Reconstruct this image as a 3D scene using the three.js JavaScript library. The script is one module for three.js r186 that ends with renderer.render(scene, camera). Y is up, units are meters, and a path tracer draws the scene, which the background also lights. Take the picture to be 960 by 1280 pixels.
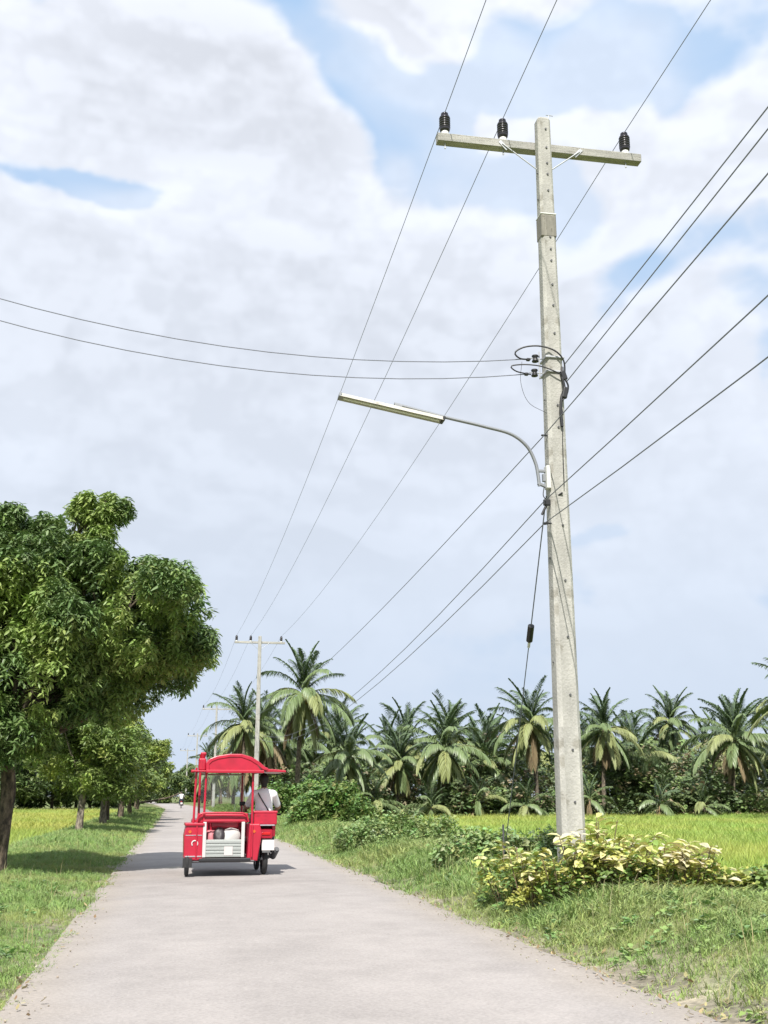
import * as THREE from 'three';
import { mergeGeometries, mergeVertices, toCreasedNormals } from 'three/addons/utils/BufferGeometryUtils.js';
import { RoundedBoxGeometry } from 'three/addons/geometries/RoundedBoxGeometry.js';
import { MarchingCubes } from 'three/addons/objects/MarchingCubes.js';

// ------------------------------------------------------------------ camera, sky, sun, exposure
const scene = new THREE.Scene();
const camera = new THREE.PerspectiveCamera(49.87, 768 / 1024, 0.05, 3000);
camera.position.set(0, 1.3, 0);
camera.rotation.order = 'YXZ';
camera.rotation.set(THREE.MathUtils.degToRad(14.456), THREE.MathUtils.degToRad(-10.361), 0);
scene.add(camera);

const renderer = new THREE.WebGLRenderer({ antialias: true });
renderer.toneMapping = THREE.LinearToneMapping;
renderer.toneMappingExposure = 1.55;
renderer.shadowMap.enabled = true;

const SUN_DIR = new THREE.Vector3(-0.166, 0.766, 0.621).normalize();
const sun = new THREE.DirectionalLight(new THREE.Color(1, 0.96, 0.895), 5);
sun.position.copy(SUN_DIR).multiplyScalar(120).add(new THREE.Vector3(8, 0, -40));
sun.target.position.set(8, 0, -40);
sun.castShadow = true;
Object.assign(sun.shadow.camera, { left: -70, right: 70, top: 90, bottom: -90, near: 1, far: 300 });
sun.shadow.mapSize.set(4096, 4096);
scene.add(sun, sun.target);

// ------------------------------------------------------------------ noise and random helpers
function rng(seed) { let a = seed >>> 0; return () => { a = (a + 0x6D2B79F5) | 0; let t = Math.imul(a ^ (a >>> 15), 1 | a); t = (t + Math.imul(t ^ (t >>> 7), 61 | t)) ^ t; return ((t ^ (t >>> 14)) >>> 0) / 4294967296; }; }
const clamp = (x, a = 0, b = 1) => Math.min(b, Math.max(a, x));
const sstep = (a, b, x) => { const t = clamp((x - a) / (b - a)); return t * t * (3 - 2 * t); };
const mix = (a, b, t) => a + (b - a) * t;
function hash3(x, y, z) { let h = Math.imul(x, 374761393) + Math.imul(y, 668265263) + Math.imul(z, 2147483647 ^ 0x5bd1e995); h = Math.imul(h ^ (h >>> 13), 1274126177); return ((h ^ (h >>> 16)) >>> 0) / 4294967296; }
function vnoise(x, y, z, per = 0) {
  const xi = Math.floor(x), yi = Math.floor(y), zi = Math.floor(z); let fx = x - xi, fy = y - yi, fz = z - zi;
  fx = fx * fx * fx * (fx * (fx * 6 - 15) + 10); fy = fy * fy * fy * (fy * (fy * 6 - 15) + 10); fz = fz * fz * fz * (fz * (fz * 6 - 15) + 10);
  const w = per ? (i) => ((i % per) + per) % per : (i) => i;
  const x0 = w(xi), x1 = w(xi + 1), y0 = w(yi), y1 = w(yi + 1);
  const a = mix(mix(hash3(x0, y0, zi), hash3(x1, y0, zi), fx), mix(hash3(x0, y1, zi), hash3(x1, y1, zi), fx), fy);
  const b = mix(mix(hash3(x0, y0, zi + 1), hash3(x1, y0, zi + 1), fx), mix(hash3(x0, y1, zi + 1), hash3(x1, y1, zi + 1), fx), fy);
  return mix(a, b, fz);
}
function fbm(x, y, z, oct, gain = 0.5) { let s = 0, a = 1, n = 0; for (let i = 0; i < oct; i++) { s += a * vnoise(x, y, z + i * 7.3); n += a; a *= gain; x *= 2.03; y *= 2.03; z *= 2.03; } return s / n; }
function fbmP(x, y, per, oct, seed) { let s = 0, a = 1, n = 0; for (let i = 0; i < oct; i++) { s += a * vnoise(x * per, y * per, seed + i * 3.1 + 0.37, per); n += a; a *= 0.5; per *= 2; } return s / n; }

// ------------------------------------------------------------------ sky: air and clouds by direction
function makeSky() {
  const W = 2048, H = 1536, data = new Float32Array(W * H * 4);
  const D = Math.PI / 180;
  // cloud banks and open patches: azimuth right of the road, elevation, half-widths (degrees), tilt, amount
  const banks = [
    [8.5, 36.6, 8.5, 2.2, -30, -0.46], [17, 38, 6, 2.2, 0, -0.28], [28, 37.5, 6, 2.5, 0, -0.22], [-6.0, 29.6, 6.0, 2.3, -12, -0.46], [28.5, 26, 4.5, 1.8, 10, -0.34], [20.5, 33, 4, 1.5, 0, -0.2],
    [22.6, 14.3, 2.6, 1.0, 20, -0.26], [-9, 17.3, 4, 2.2, 0, 0.16], [24, 23.5, 3, 1.6, 30, -0.16],
    [-5, 35.5, 7, 3.2, 0, 0.24], [2.5, 31.2, 6, 2.6, -25, 0.24, 0.6], [-2.4, 26.3, 3.6, 1.8, -42, 0.30, 1], [16, 29, 5, 2.6, 0, 0.24, 0.7], [28, 20, 5, 2.6, 10, 0.24, 0.7], [27, 14, 6, 2.4, 0, 0.2], [8, 22, 10, 4, 0, 0.16],
  ].map(([a, e, ra, re, t, k, w = 0]) => ({ w, a: a * D, e: e * D, ra: ra * D, re: re * D, c: Math.cos(t * D), s: Math.sin(t * D), k }));
  for (let j = 0; j < H; j++) {
    const el = ((j + 0.5) / H - 0.5) * Math.PI, ce = Math.cos(el), se = Math.sin(el);
    for (let i = 0; i < W; i++) {
      const u = (i + 0.5) / W, ang = (u - 0.5) * 2 * Math.PI;           // three.js: u = atan(z, x) / 2pi + 0.5
      const dx = Math.cos(ang) * ce, dz = Math.sin(ang) * ce, k = (j * W + i) * 4;
      const up = Math.max(se, 0);
      // air: deeper blue overhead, pale near the horizon
      const t = Math.pow(up, 0.55);
      let r = mix(0.385, 0.21, t), g = mix(0.455, 0.375, t), b = mix(0.555, 0.60, t);
      if (se > -0.02) {
        const az = Math.atan2(dx, -dz);
        // clouds: noise on a shell, flattened towards the horizon
        const q = 1 / (up + 0.22), px = dx * q * 1.5 + 3.1, py = dz * q * 1.5 - 1.7;
        const X = dx * 4.2, Y = el * 5.2, Z = dz * 4.2;
        const wx = fbm(X * 0.9 + 11, Y * 0.9, Z * 0.9, 3) - 0.5, wy = fbm(X * 0.9 - 7, Y * 0.9 + 3, Z * 0.9, 3) - 0.5;
        let bias = 0, white = 0;
        for (const c of banks) { const x = (az + wx * 0.22 - c.a), y = (el + wy * 0.12 - c.e), xr = (x * c.c + y * c.s) / c.ra, yr = (-x * c.s + y * c.c) / c.re, d = xr * xr + yr * yr; if (d < 7) { const q = Math.exp(-d); bias += c.k * q; white += c.w * q; } }
        const base = fbm(X * 0.85 + wx * 0.9, Y * 0.95 + wy * 0.9, Z * 0.85 + 1.5, 4, 0.5);
        // billows: rounded heads of several sizes, sampled twice to shade them from above
        const bil = (e) => { let v = 0, a = 1, n = 0, f = 6.5; for (let o = 0; o < 5; o++) { v += a * (1 - Math.abs(2 * vnoise(dx * f + wx * 2.5, e * f * 1.1 + wy * 2.5, dz * f + o * 9.7) - 1)); n += a; a *= 0.60; f *= 2.15; } return v / n; };
        const b0 = bil(el), b1 = bil(el + 0.02);
        const dens = base + bias * 0.78 + (b0 - 0.5) * 0.32 + 0.004;
        const edge = mix(0.04, 0.13, sstep(0.42, 0.60, fbm(X * 0.8 + 50, Y * 0.8, Z, 2)));
        let cov = sstep(0.45 - edge, 0.45 + edge * 0.8, dens);
        const veil = sstep(0.28, 0.68, fbm(X * 1.3 + wx * 2 + 70, Y * 2.0 + wy * 2, Z * 1.3, 4)); cov = Math.max(cov, 0.62 * veil);
        const deep = sstep(0.50, 0.80, dens);
        let lum = mix(0.625, 0.555, deep) + clamp((b0 - b1) * 0.55, -0.055, 0.06) * cov * (1 - 0.9 * Math.exp(-up * 4.5)) + (wx + wy) * 0.05 + 0.055 * Math.min(white, 1);
        const lowHaze = Math.exp(-up * 6.5);
        const low = Math.min(1, 1.35 * Math.exp(-up * 4.2));
        lum = mix(lum, 0.535, low * 0.8);
        const cr = lum * mix(0.955, 0.925, low), cg = lum * 0.988, cb = lum * mix(1.075, 1.10, low);
        cov = mix(cov, 0.62, low * 0.75) * (1 - 0.45 * lowHaze);
        r = mix(r, cr, cov); g = mix(g, cg, cov); b = mix(b, cb, cov);
      } else { r = 0.20; g = 0.21; b = 0.15; }
      data[k] = r; data[k + 1] = g; data[k + 2] = b; data[k + 3] = 1;
    }
  }
  const tex = new THREE.DataTexture(data, W, H, THREE.RGBAFormat, THREE.FloatType);
  tex.mapping = THREE.EquirectangularReflectionMapping; tex.magFilter = tex.minFilter = THREE.LinearFilter; tex.needsUpdate = true;
  return tex;
}
scene.background = scene.environment = makeSky();
console.log('sky done');

// ------------------------------------------------------------------ object helpers
const ORD = ['first', 'second', 'third', 'fourth', 'fifth', 'sixth', 'seventh', 'eighth', 'ninth', 'tenth', 'eleventh', 'twelfth'];
const taken = new Map();
function numbered(name) { const n = taken.get(name) ?? 0; taken.set(name, n + 1); return n ? `${name}_${String(n).padStart(3, '0')}` : name; }
function tag(o, label, category, group, kind) { o.userData.label = label; o.userData.category = category; if (group) o.userData.group = group; if (kind) o.userData.kind = kind; return o; }
function thing(name, label, category, [x, y, z] = [0, 0, 0], turn = 0, group) {
  const o = new THREE.Group(); o.name = numbered(name); scene.add(o); o.position.set(x, y, z); o.rotation.y = turn; return tag(o, label, category, group);
}
function part(name, geo, mat, parent) {
  const m = new THREE.Mesh(Array.isArray(geo) ? merge(geo) : geo, mat); m.name = name; m.castShadow = m.receiveShadow = true; parent.add(m); return m;
}
function single(name, geo, mat, label, category, group) { const m = part(numbered(name), geo, mat, scene); return tag(m, label, category, group); }
function struct(name, geo, mat, parent = scene) { const m = part(name, geo, mat, parent); if (parent === scene) m.userData.kind = 'structure'; return m; }
function merge(list) {
  const all = list.map((g) => { const n = g.index ? g.toNonIndexed() : g.clone(); for (const k of Object.keys(n.attributes)) if (!['position', 'normal', 'uv', 'color'].includes(k)) n.deleteAttribute(k); if (!n.attributes.uv) n.setAttribute('uv', new THREE.BufferAttribute(new Float32Array(n.attributes.position.count * 2), 2)); return n; });
  const anyColor = all.some((g) => g.attributes.color);
  if (anyColor) for (const g of all) if (!g.attributes.color) g.setAttribute('color', new THREE.BufferAttribute(new Float32Array(g.attributes.position.count * 3).fill(1), 3));
  return mergeGeometries(all, false);
}
const at = (g, x = 0, y = 0, z = 0, rx = 0, ry = 0, rz = 0) => { g.applyMatrix4(new THREE.Matrix4().compose(new THREE.Vector3(x, y, z), new THREE.Quaternion().setFromEuler(new THREE.Euler(rx, ry, rz)), new THREE.Vector3(1, 1, 1))); return g; };
const box = (w, h, d, r = 0.006) => new RoundedBoxGeometry(w, h, d, 2, Math.min(r, w / 2.2, h / 2.2, d / 2.2));
const cyl = (r0, r1, h, n = 12) => new THREE.CylinderGeometry(r0, r1, h, n);
const V = (p) => new THREE.Vector3(...p);
function tube(pts, r, n = 24, k = 8) { return new THREE.TubeGeometry(new THREE.CatmullRomCurve3(pts.map(V), false, 'centripetal'), n, r, k, false); }
function bar(a, b, r, k = 8) { const A = V(a), B = V(b), d = B.clone().sub(A), g = new THREE.CylinderGeometry(r, r, d.length(), k); g.applyQuaternion(new THREE.Quaternion().setFromUnitVectors(new THREE.Vector3(0, 1, 0), d.normalize())); g.translate(...A.add(B).multiplyScalar(0.5).toArray()); return g; }
function taperTube(pts, radii, n = 20, k = 9, wob = 0, seed = 1) {
  const curve = new THREE.CatmullRomCurve3(pts.map(V), false, 'centripetal'), fr = curve.computeFrenetFrames(n, false), pos = [], uv = [], idx = [], len = curve.getLength();
  for (let i = 0; i <= n; i++) {
    const t = i / n, p = curve.getPointAt(t), f = t * (radii.length - 1), q = Math.min(radii.length - 2, Math.floor(f)), r0 = mix(radii[q], radii[q + 1], f - q);
    for (let j = 0; j <= k; j++) { const a = (j % k) / k * Math.PI * 2, r = r0 * (1 + wob * (vnoise(Math.cos(a) * 2 + seed, Math.sin(a) * 2, t * len * 2.5) - 0.5)); const d = fr.normals[i].clone().multiplyScalar(Math.cos(a) * r).addScaledVector(fr.binormals[i], Math.sin(a) * r); pos.push(p.x + d.x, p.y + d.y, p.z + d.z); uv.push(j / k * r0 * 6.28, t * len); }
  }
  for (let i = 0; i < n; i++) for (let j = 0; j < k; j++) { const a = i * (k + 1) + j, b = a + k + 1; idx.push(a, a + 1, b, b, a + 1, b + 1); }
  const g = new THREE.BufferGeometry(); g.setAttribute('position', new THREE.Float32BufferAttribute(pos, 3)); g.setAttribute('uv', new THREE.Float32BufferAttribute(uv, 2)); g.setIndex(idx); g.computeVertexNormals(); return g;
}
function prism(profile, x0, x1, bevel = 0.012) {          // side outline [z, y] given a width along x
  const s = new THREE.Shape(profile.map(([z, y]) => new THREE.Vector2(-z, y)));
  const g = new THREE.ExtrudeGeometry(s, { depth: x1 - x0 - 2 * bevel, bevelEnabled: bevel > 0, bevelSize: bevel, bevelThickness: bevel, bevelSegments: 2, curveSegments: 8 });
  g.translate(0, 0, bevel); g.rotateY(Math.PI / 2); g.translate(x0, 0, 0); return g;
}
function extrudeXY(pts, z0, z1, bevel = 0.01) {           // outline [x, y] given a depth along z
  const s = new THREE.Shape(pts.map(([x, y]) => new THREE.Vector2(x, y)));
  const g = new THREE.ExtrudeGeometry(s, { depth: z1 - z0 - 2 * bevel, bevelEnabled: bevel > 0, bevelSize: bevel, bevelThickness: bevel, bevelSegments: 2 }); g.translate(0, 0, z0 + bevel); return g;
}
function copies(name, geo, mat, list, parent) {           // instanced stuff; each entry {m: Matrix4, c: [r,g,b]}
  const im = new THREE.InstancedMesh(geo, mat, list.length); im.name = parent ? name : numbered(name); const c = new THREE.Color();
  list.forEach((e, i) => { im.setMatrixAt(i, e.m); im.setColorAt(i, c.setRGB(...e.c)); });
  im.castShadow = im.receiveShadow = true; im.userData.kind = 'stuff'; (parent ?? scene).add(im); return im;
}
const M4 = (x, y, z, s, ry, rx = 0, rz = 0, sy = s) => new THREE.Matrix4().compose(new THREE.Vector3(x, y, z), new THREE.Quaternion().setFromEuler(new THREE.Euler(rx, ry, rz, 'YXZ')), new THREE.Vector3(s, sy, s));
function tex8(size, fn, srgb = true) {
  const d = new Uint8Array(size * size * 4);
  for (let j = 0; j < size; j++) for (let i = 0; i < size; i++) { const c = fn(i / size, j / size), k = (j * size + i) * 4; d[k] = clamp(c[0]) * 255; d[k + 1] = clamp(c[1]) * 255; d[k + 2] = clamp(c[2]) * 255; d[k + 3] = 255; }
  const t = new THREE.DataTexture(d, size, size, THREE.RGBAFormat); t.wrapS = t.wrapT = THREE.RepeatWrapping; t.magFilter = THREE.LinearFilter; t.minFilter = THREE.LinearMipmapLinearFilter; t.generateMipmaps = true; if (srgb) t.colorSpace = THREE.SRGBColorSpace; t.needsUpdate = true; return t;
}
const rep = (t, x, y = x) => { const c = t.clone(); c.repeat.set(x, y); c.needsUpdate = true; return c; };
const std = (rgb, rough = 0.8, o = {}) => new THREE.MeshStandardMaterial({ color: new THREE.Color().setRGB(...rgb), roughness: rough, side: THREE.DoubleSide, ...o });
const phys = (rgb, rough = 0.8, o = {}) => new THREE.MeshPhysicalMaterial({ color: new THREE.Color().setRGB(...rgb), roughness: rough, side: THREE.DoubleSide, ...o });

// ------------------------------------------------------------------ textures
const grainTex = tex8(1024, (u, v) => { const f = fbmP(u, v, 8, 4, 3), s = hash3(Math.floor(u * 1024), Math.floor(v * 1024), 5), a = fbmP(u, v, 128, 2, 9); const l = 0.80 + (f - 0.5) * 0.08 + (a - 0.5) * 0.13 + (s - 0.5) * 0.06; return [l, l * 0.99, l * 0.975]; });
const grainBump = tex8(512, (u, v) => { const l = 0.5 + (fbmP(u, v, 96, 3, 14) - 0.5) * 0.9; return [l, l, l]; }, false);
const earthTex = tex8(512, (u, v) => { const f = fbmP(u, v, 6, 5, 21), a = fbmP(u, v, 64, 3, 23), l = 0.72 + (f - 0.5) * 0.5 + (a - 0.5) * 0.5; return [l, l, l * 0.98]; });
const concreteTex = tex8(512, (u, v) => { const f = fbmP(u, v, 5, 4, 31), st = fbmP(u * 1, v * 0.25 + 0.1, 8, 4, 33), a = fbmP(u, v, 96, 2, 37), d = sstep(0.60, 0.74, fbmP(u, v, 9, 4, 41)); const l = 0.82 + (f - 0.5) * 0.20 + (a - 0.5) * 0.10 + (st - 0.5) * 0.34 - d * 0.12; return [l, l * (0.99 - d * 0.01), l * (0.965 - d * 0.03)]; });
const barkTex = tex8(512, (u, v) => { const s = fbmP(u, v * 0.5, 16, 4, 51), a = fbmP(u, v, 40, 3, 57), p = sstep(0.55, 0.68, fbmP(u, v, 5, 3, 59)); const l = 0.62 + (s - 0.5) * 0.9 + (a - 0.5) * 0.4 + p * 0.16; return [l, l * 0.97, l * 0.93]; });
const barkBump = tex8(256, (u, v) => { const l = fbmP(u, v * 0.5, 16, 4, 51); return [l, l, l]; }, false);
console.log('textures done');

// ------------------------------------------------------------------ terrain
const bend = (z) => (z < -90 ? -0.00026 * (z + 90) * (z + 90) : 0);          // the road eases to the left far off
const ROAD_L = -1.02, ROAD_R = 3.2;
const edgeWob = (z, s) => (fbm(z * 0.9, s * 9.1, 2.2, 5) - 0.5) * 0.17;
function groundY(x, z) {
  const d = x - bend(z); let y;
  if (d > ROAD_L && d < ROAD_R) y = -0.035;
  else if (d >= ROAD_R) {
    const e = d - ROAD_R; y = mix(-0.035, 0.27, sstep(0.05, 1.5, e)); y = mix(y, -0.30, sstep(2.5, 3.9, e));
    y = mix(y, -0.15, sstep(-67, -72, z) * sstep(2.5, 4, e));
  } else {
    const e = ROAD_L - d; y = mix(-0.035, 0.04, sstep(0.05, 1.2, e)); y = mix(y, -0.30, sstep(2.4, 4.2, e)); y = mix(y, -0.1, sstep(-108, -114, z) * sstep(2.4, 4.2, e));
  }
  const off = Math.max(ROAD_L - d, d - ROAD_R, 0);
  return y + (fbm(x * 0.9, z * 0.9, 5.5, 4) - 0.5) * 0.12 * sstep(0, 0.8, off);
}
function ticks(list) { const o = []; for (const [a, b, s] of list) for (let v = a; v < b - 1e-6; v += s) o.push(v); o.push(list.at(-1)[1]); return o; }
{
  const xs = ticks([[-900, -100, 100], [-100, -20, 8], [-20, -8, 1.2], [-8, 12, 0.22], [12, 30, 1.5], [30, 110, 8], [110, 900, 100]]);
  const zs = ticks([[-1500, -300, 100], [-300, -120, 10], [-120, -45, 1.5], [-45, 2, 0.28], [2, 40, 3], [40, 300, 60]]);
  const pos = [], col = [], uv = [], idx = [];
  for (const z of zs) for (const x of xs) {
    const d = x - bend(z), y = groundY(x, z); pos.push(x, y, z); uv.push(x / 3, z / 3);
    const off = Math.max(ROAD_L - d, d - ROAD_R, 0), n = fbm(x * 0.7, z * 0.7, 1.2, 4), n2 = fbm(x * 3, z * 3, 7.7, 3);
    let c = [0.16, 0.22, 0.06];                                                          // soil seen between grass
    const dry = sstep(0.45, 0.62, n); c = c.map((v, i) => mix(v, [0.24, 0.22, 0.10][i], dry * 0.6));
    const sand = 1 - sstep(0.10, 0.25 + 0.75 * n + (d > 0 && z > -9 ? 0.6 : 0), off + (n2 - 0.5) * 0.4);
    c = c.map((v, i) => mix(v, [0.36, 0.315, 0.25][i], sand * (d > 0 ? 1 : 0.6)));
    const paddy = d > 0 ? sstep(3.2, 4, d - ROAD_R) * sstep(-72, -69, z) : sstep(3.2, 4.2, ROAD_L - d) * sstep(-114, -110, z);
    c = c.map((v, i) => mix(v, [0.24, 0.29, 0.045][i] * (0.85 + 0.3 * n), paddy));
    col.push(...c);
  }
  const nx = xs.length;
  for (let j = 0; j < zs.length - 1; j++) for (let i = 0; i < nx - 1; i++) { const a = j * nx + i, b = a + nx; idx.push(a, b, a + 1, a + 1, b, b + 1); }
  const g = new THREE.BufferGeometry(); g.setAttribute('position', new THREE.Float32BufferAttribute(pos, 3)); g.setAttribute('color', new THREE.Float32BufferAttribute(col, 3)); g.setAttribute('uv', new THREE.Float32BufferAttribute(uv, 2)); g.setIndex(idx); g.computeVertexNormals();
  struct('ground', g, std([1.25, 1.25, 1.25], 1, { map: earthTex, vertexColors: true, bumpMap: grainBump, bumpScale: 0.02 }));
}
{
  const zs = ticks([[-260, -60, 2], [-60, 12, 0.18]]), NX = 26, pos = [], col = [], uv = [], idx = [];
  for (const z of zs) {
    const l = ROAD_L + edgeWob(z, 1), r = ROAD_R + edgeWob(z, 2);
    for (let i = -1; i <= NX + 1; i++) {
      const t = clamp(i / NX), edge = i < 0 || i > NX, x = mix(l, r, t), X = x + bend(z) + (i < 0 ? -0.06 : i > NX ? 0.06 : 0);
      pos.push(X, edge ? -0.06 : 0.012 * Math.sin(Math.PI * t) + (fbm(x, z, 3.3, 3) - 0.5) * 0.012, z); uv.push(X / 2.2, z / 2.2);
      const n = fbm(x * 0.55, z * 0.22, 8.8, 5), m = fbm(x * 2.2 + 4, z * 1.6, 2.1, 4), track = Math.exp(-(((t - 0.27) / 0.1) ** 2)) + Math.exp(-(((t - 0.73) / 0.1) ** 2));
      let v = 0.385 * (1 + (n - 0.5) * 0.20 + (m - 0.5) * 0.12 + track * 0.04);
      const stain = sstep(0.60, 0.72, fbm(x * 1.1 + 40, z * 0.8, 6.2, 4)); v *= 1 - stain * 0.07;
      const e = 1 - sstep(0, 0.09 + 0.12 * m, Math.min(t, 1 - t));
      col.push(mix(v * 1.03, 0.38, e * 0.5), mix(v * 0.965, 0.33, e * 0.5), mix(v * 0.945, 0.27, e * 0.5));
    }
  }
  const nx = NX + 3; for (let j = 0; j < zs.length - 1; j++) for (let i = 0; i < nx - 1; i++) { const a = j * nx + i, b = a + nx; idx.push(a, b, a + 1, a + 1, b, b + 1); }
  const g = new THREE.BufferGeometry(); g.setAttribute('position', new THREE.Float32BufferAttribute(pos, 3)); g.setAttribute('color', new THREE.Float32BufferAttribute(col, 3)); g.setAttribute('uv', new THREE.Float32BufferAttribute(uv, 2)); g.setIndex(idx); g.computeVertexNormals();
  struct('road', g, std([1.18, 1.18, 1.18], 0.92, { map: grainTex, vertexColors: true, bumpMap: rep(grainBump, 2), bumpScale: 0.004 }));
}
console.log('terrain done');

// ------------------------------------------------------------------ grass and rice
function tuftGeo(seed, blades, h, spread, width, lean) {
  const R = rng(seed), pos = [], idx = [];
  for (let i = 0; i < blades; i++) {
    const a = R() * 6.283, r = Math.sqrt(R()) * spread, x = Math.cos(a) * r, z = Math.sin(a) * r, H = h * (0.55 + R() * 0.6), b = R() * 6.283, l = lean * H * (0.4 + R()), w = width * (0.7 + R() * 0.6), f = R() * 6.283;
    const lx = Math.cos(b) * l, lz = Math.sin(b) * l, wx = Math.cos(f) * w / 2, wz = Math.sin(f) * w / 2, k = pos.length / 3;
    pos.push(x - wx, 0, z - wz, x + wx, 0, z + wz, x + lx * 0.3 - wx * 0.85, H * 0.55, z + lz * 0.3 - wz * 0.85, x + lx * 0.3 + wx * 0.85, H * 0.55, z + lz * 0.3 + wz * 0.85, x + lx, H * (1 - 0.3 * lean), z + lz);
    idx.push(k, k + 1, k + 2, k + 2, k + 1, k + 3, k + 2, k + 3, k + 4);
  }
  const g = new THREE.BufferGeometry(); g.setAttribute('position', new THREE.Float32BufferAttribute(pos, 3)); g.setIndex(idx); g.computeVertexNormals(); return g;
}
const grassMat = phys([1, 1, 1], 0.75, { transmission: 0.35 });
const riceMat = phys([1, 1, 1], 0.7, { transmission: 0.4 });
const jit = (R, c, a) => { const k = 1 + (R() - 0.5) * a; return c.map((v) => v * k * (1 + (R() - 0.5) * a * 0.3)); };
function grassColor(R, x, z) { const n = fbm(x * 0.6 + 9, z * 0.6, 3.1, 3), dry = sstep(0.52, 0.70, n) * 0.5 + (R() < 0.08 ? 0.6 : 0); const g = [0.215, 0.325, 0.085], y = [0.34, 0.37, 0.12]; return jit(R, g.map((v, i) => mix(v, y[i], Math.min(dry, 1))), 0.5); }
{
  const R = rng(11), lists = [[], []];
  const put = (x, z, s) => { const d = x - bend(z), y = groundY(x, z); lists[d > 0 ? 1 : 0].push({ m: M4(x, y - 0.01, z, s, R() * 6.28, 0, 0, s * (0.7 + R() * 0.6)), c: grassColor(R, x, z) }); };
  // density falls with distance; wider tufts further off
  for (const [z0, z1, n, s] of [[-4, -14, 330, 1], [-14, -30, 130, 1.35], [-30, -60, 36, 2.0], [-60, -120, 9, 3.0]]) {
    for (const side of [0, 1]) {
      const w = side ? 3.9 : 4.3, cnt = Math.floor(w * (z0 - z1) * n);
      for (let i = 0; i < cnt; i++) {
        const z = mix(z0, z1, R()), e = -0.12 + R() * w, x = bend(z) + (side ? ROAD_R + e : ROAD_L - e);
        if (side && x > 0.62 * -z + 3) continue; if (!side && x < -0.2 * -z - 3.2) continue;
        const n1 = fbm(x * 0.7, z * 0.7, 1.2, 4), bare = 1 - sstep(0.02, 0.14 + 0.55 * n1 + (side && z > -9 ? 0.5 : 0), e);
        if (R() < bare * (side ? (z > -9 ? 0.95 : 0.7) : 0.45)) continue;
        const clump = fbm(x * 1.6, z * 1.6, 6.6, 3); if (R() > 0.42 + clump * 1.1) continue;
        put(x, z, s * (0.45 + 0.95 * clump * clump + 0.25 * sstep(0.4, 2.4, e)) * (side ? 0.85 : 0.75));
      }
    }
  }
  for (let i = 0; i < 1100; i++) { const x = 3.6 + R() * 3.6, z = -10.9 - R() * 1.3 - (x - 3.6) * -0.12; put(x, z, 0.7 + R() * 0.7); }      // longer grass along the foot of the hedge
  for (let i = 0; i < 900; i++) { const x = 3.7 + R() * 3.4, z = -13 - R() * 13; put(x, z, 0.9 + R() * 0.8); }
  const gL = tuftGeo(5, 9, 0.13, 0.07, 0.011, 0.75), gR = tuftGeo(6, 9, 0.15, 0.075, 0.012, 0.8);
  tag(copies('verge_grass', gL, grassMat, lists[0]), 'short green grass on the verge under the row of trees', 'grass');
  const weeds = [], seed = [];
  for (let i = 0; i < 900; i++) { const side = R() < 0.55, z = -6 - R() * R() * 34, e = 0.25 + R() * 3.2, x = side ? ROAD_R + e : ROAD_L - e; if (fbm(x * 1.1 + 3, z * 1.1, 2.5, 2) < 0.5) continue; weeds.push({ m: M4(x, groundY(x, z) + 0.03, z, 0.35 + R() * 0.4, R() * 6.28, (R() - 0.5) * 0.5, (R() - 0.5) * 0.5), c: jit(R, R() < 0.6 ? [0.13, 0.25, 0.06] : [0.22, 0.34, 0.08], 0.5) }); }
  for (let i = 0; i < 700; i++) { const side = R() < 0.6, z = -6 - R() * 30, e = 0.15 + R() * 3.4, x = side ? ROAD_R + e : ROAD_L - e; if (fbm(x * 0.8 + 8, z * 0.8, 5.5, 2) < 0.48) continue; seed.push({ m: M4(x, groundY(x, z) - 0.01, z, 0.6 + R() * 0.5, R() * 6.28, 0, 0, 0.7 + R() * 0.8), c: jit(R, [0.40, 0.37, 0.18], 0.4) }); }
  tag(copies('verge_weeds', clusterGeo(77, 12, 0.13, 0.07, 0.2, 0.25), grassMat, weeds), 'small broad leaved weeds scattered through both grass verges', 'weeds');
  tag(copies('dry_stalks', tuftGeo(78, 4, 0.30, 0.20, 0.005, 0.6), grassMat, seed), 'thin straw coloured stalks standing in both grass verges', 'stalks');
  tag(copies('verge_grass', gR, grassMat, lists[1]), 'rough green grass on the verge around the utility pole', 'grass');
}
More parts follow.
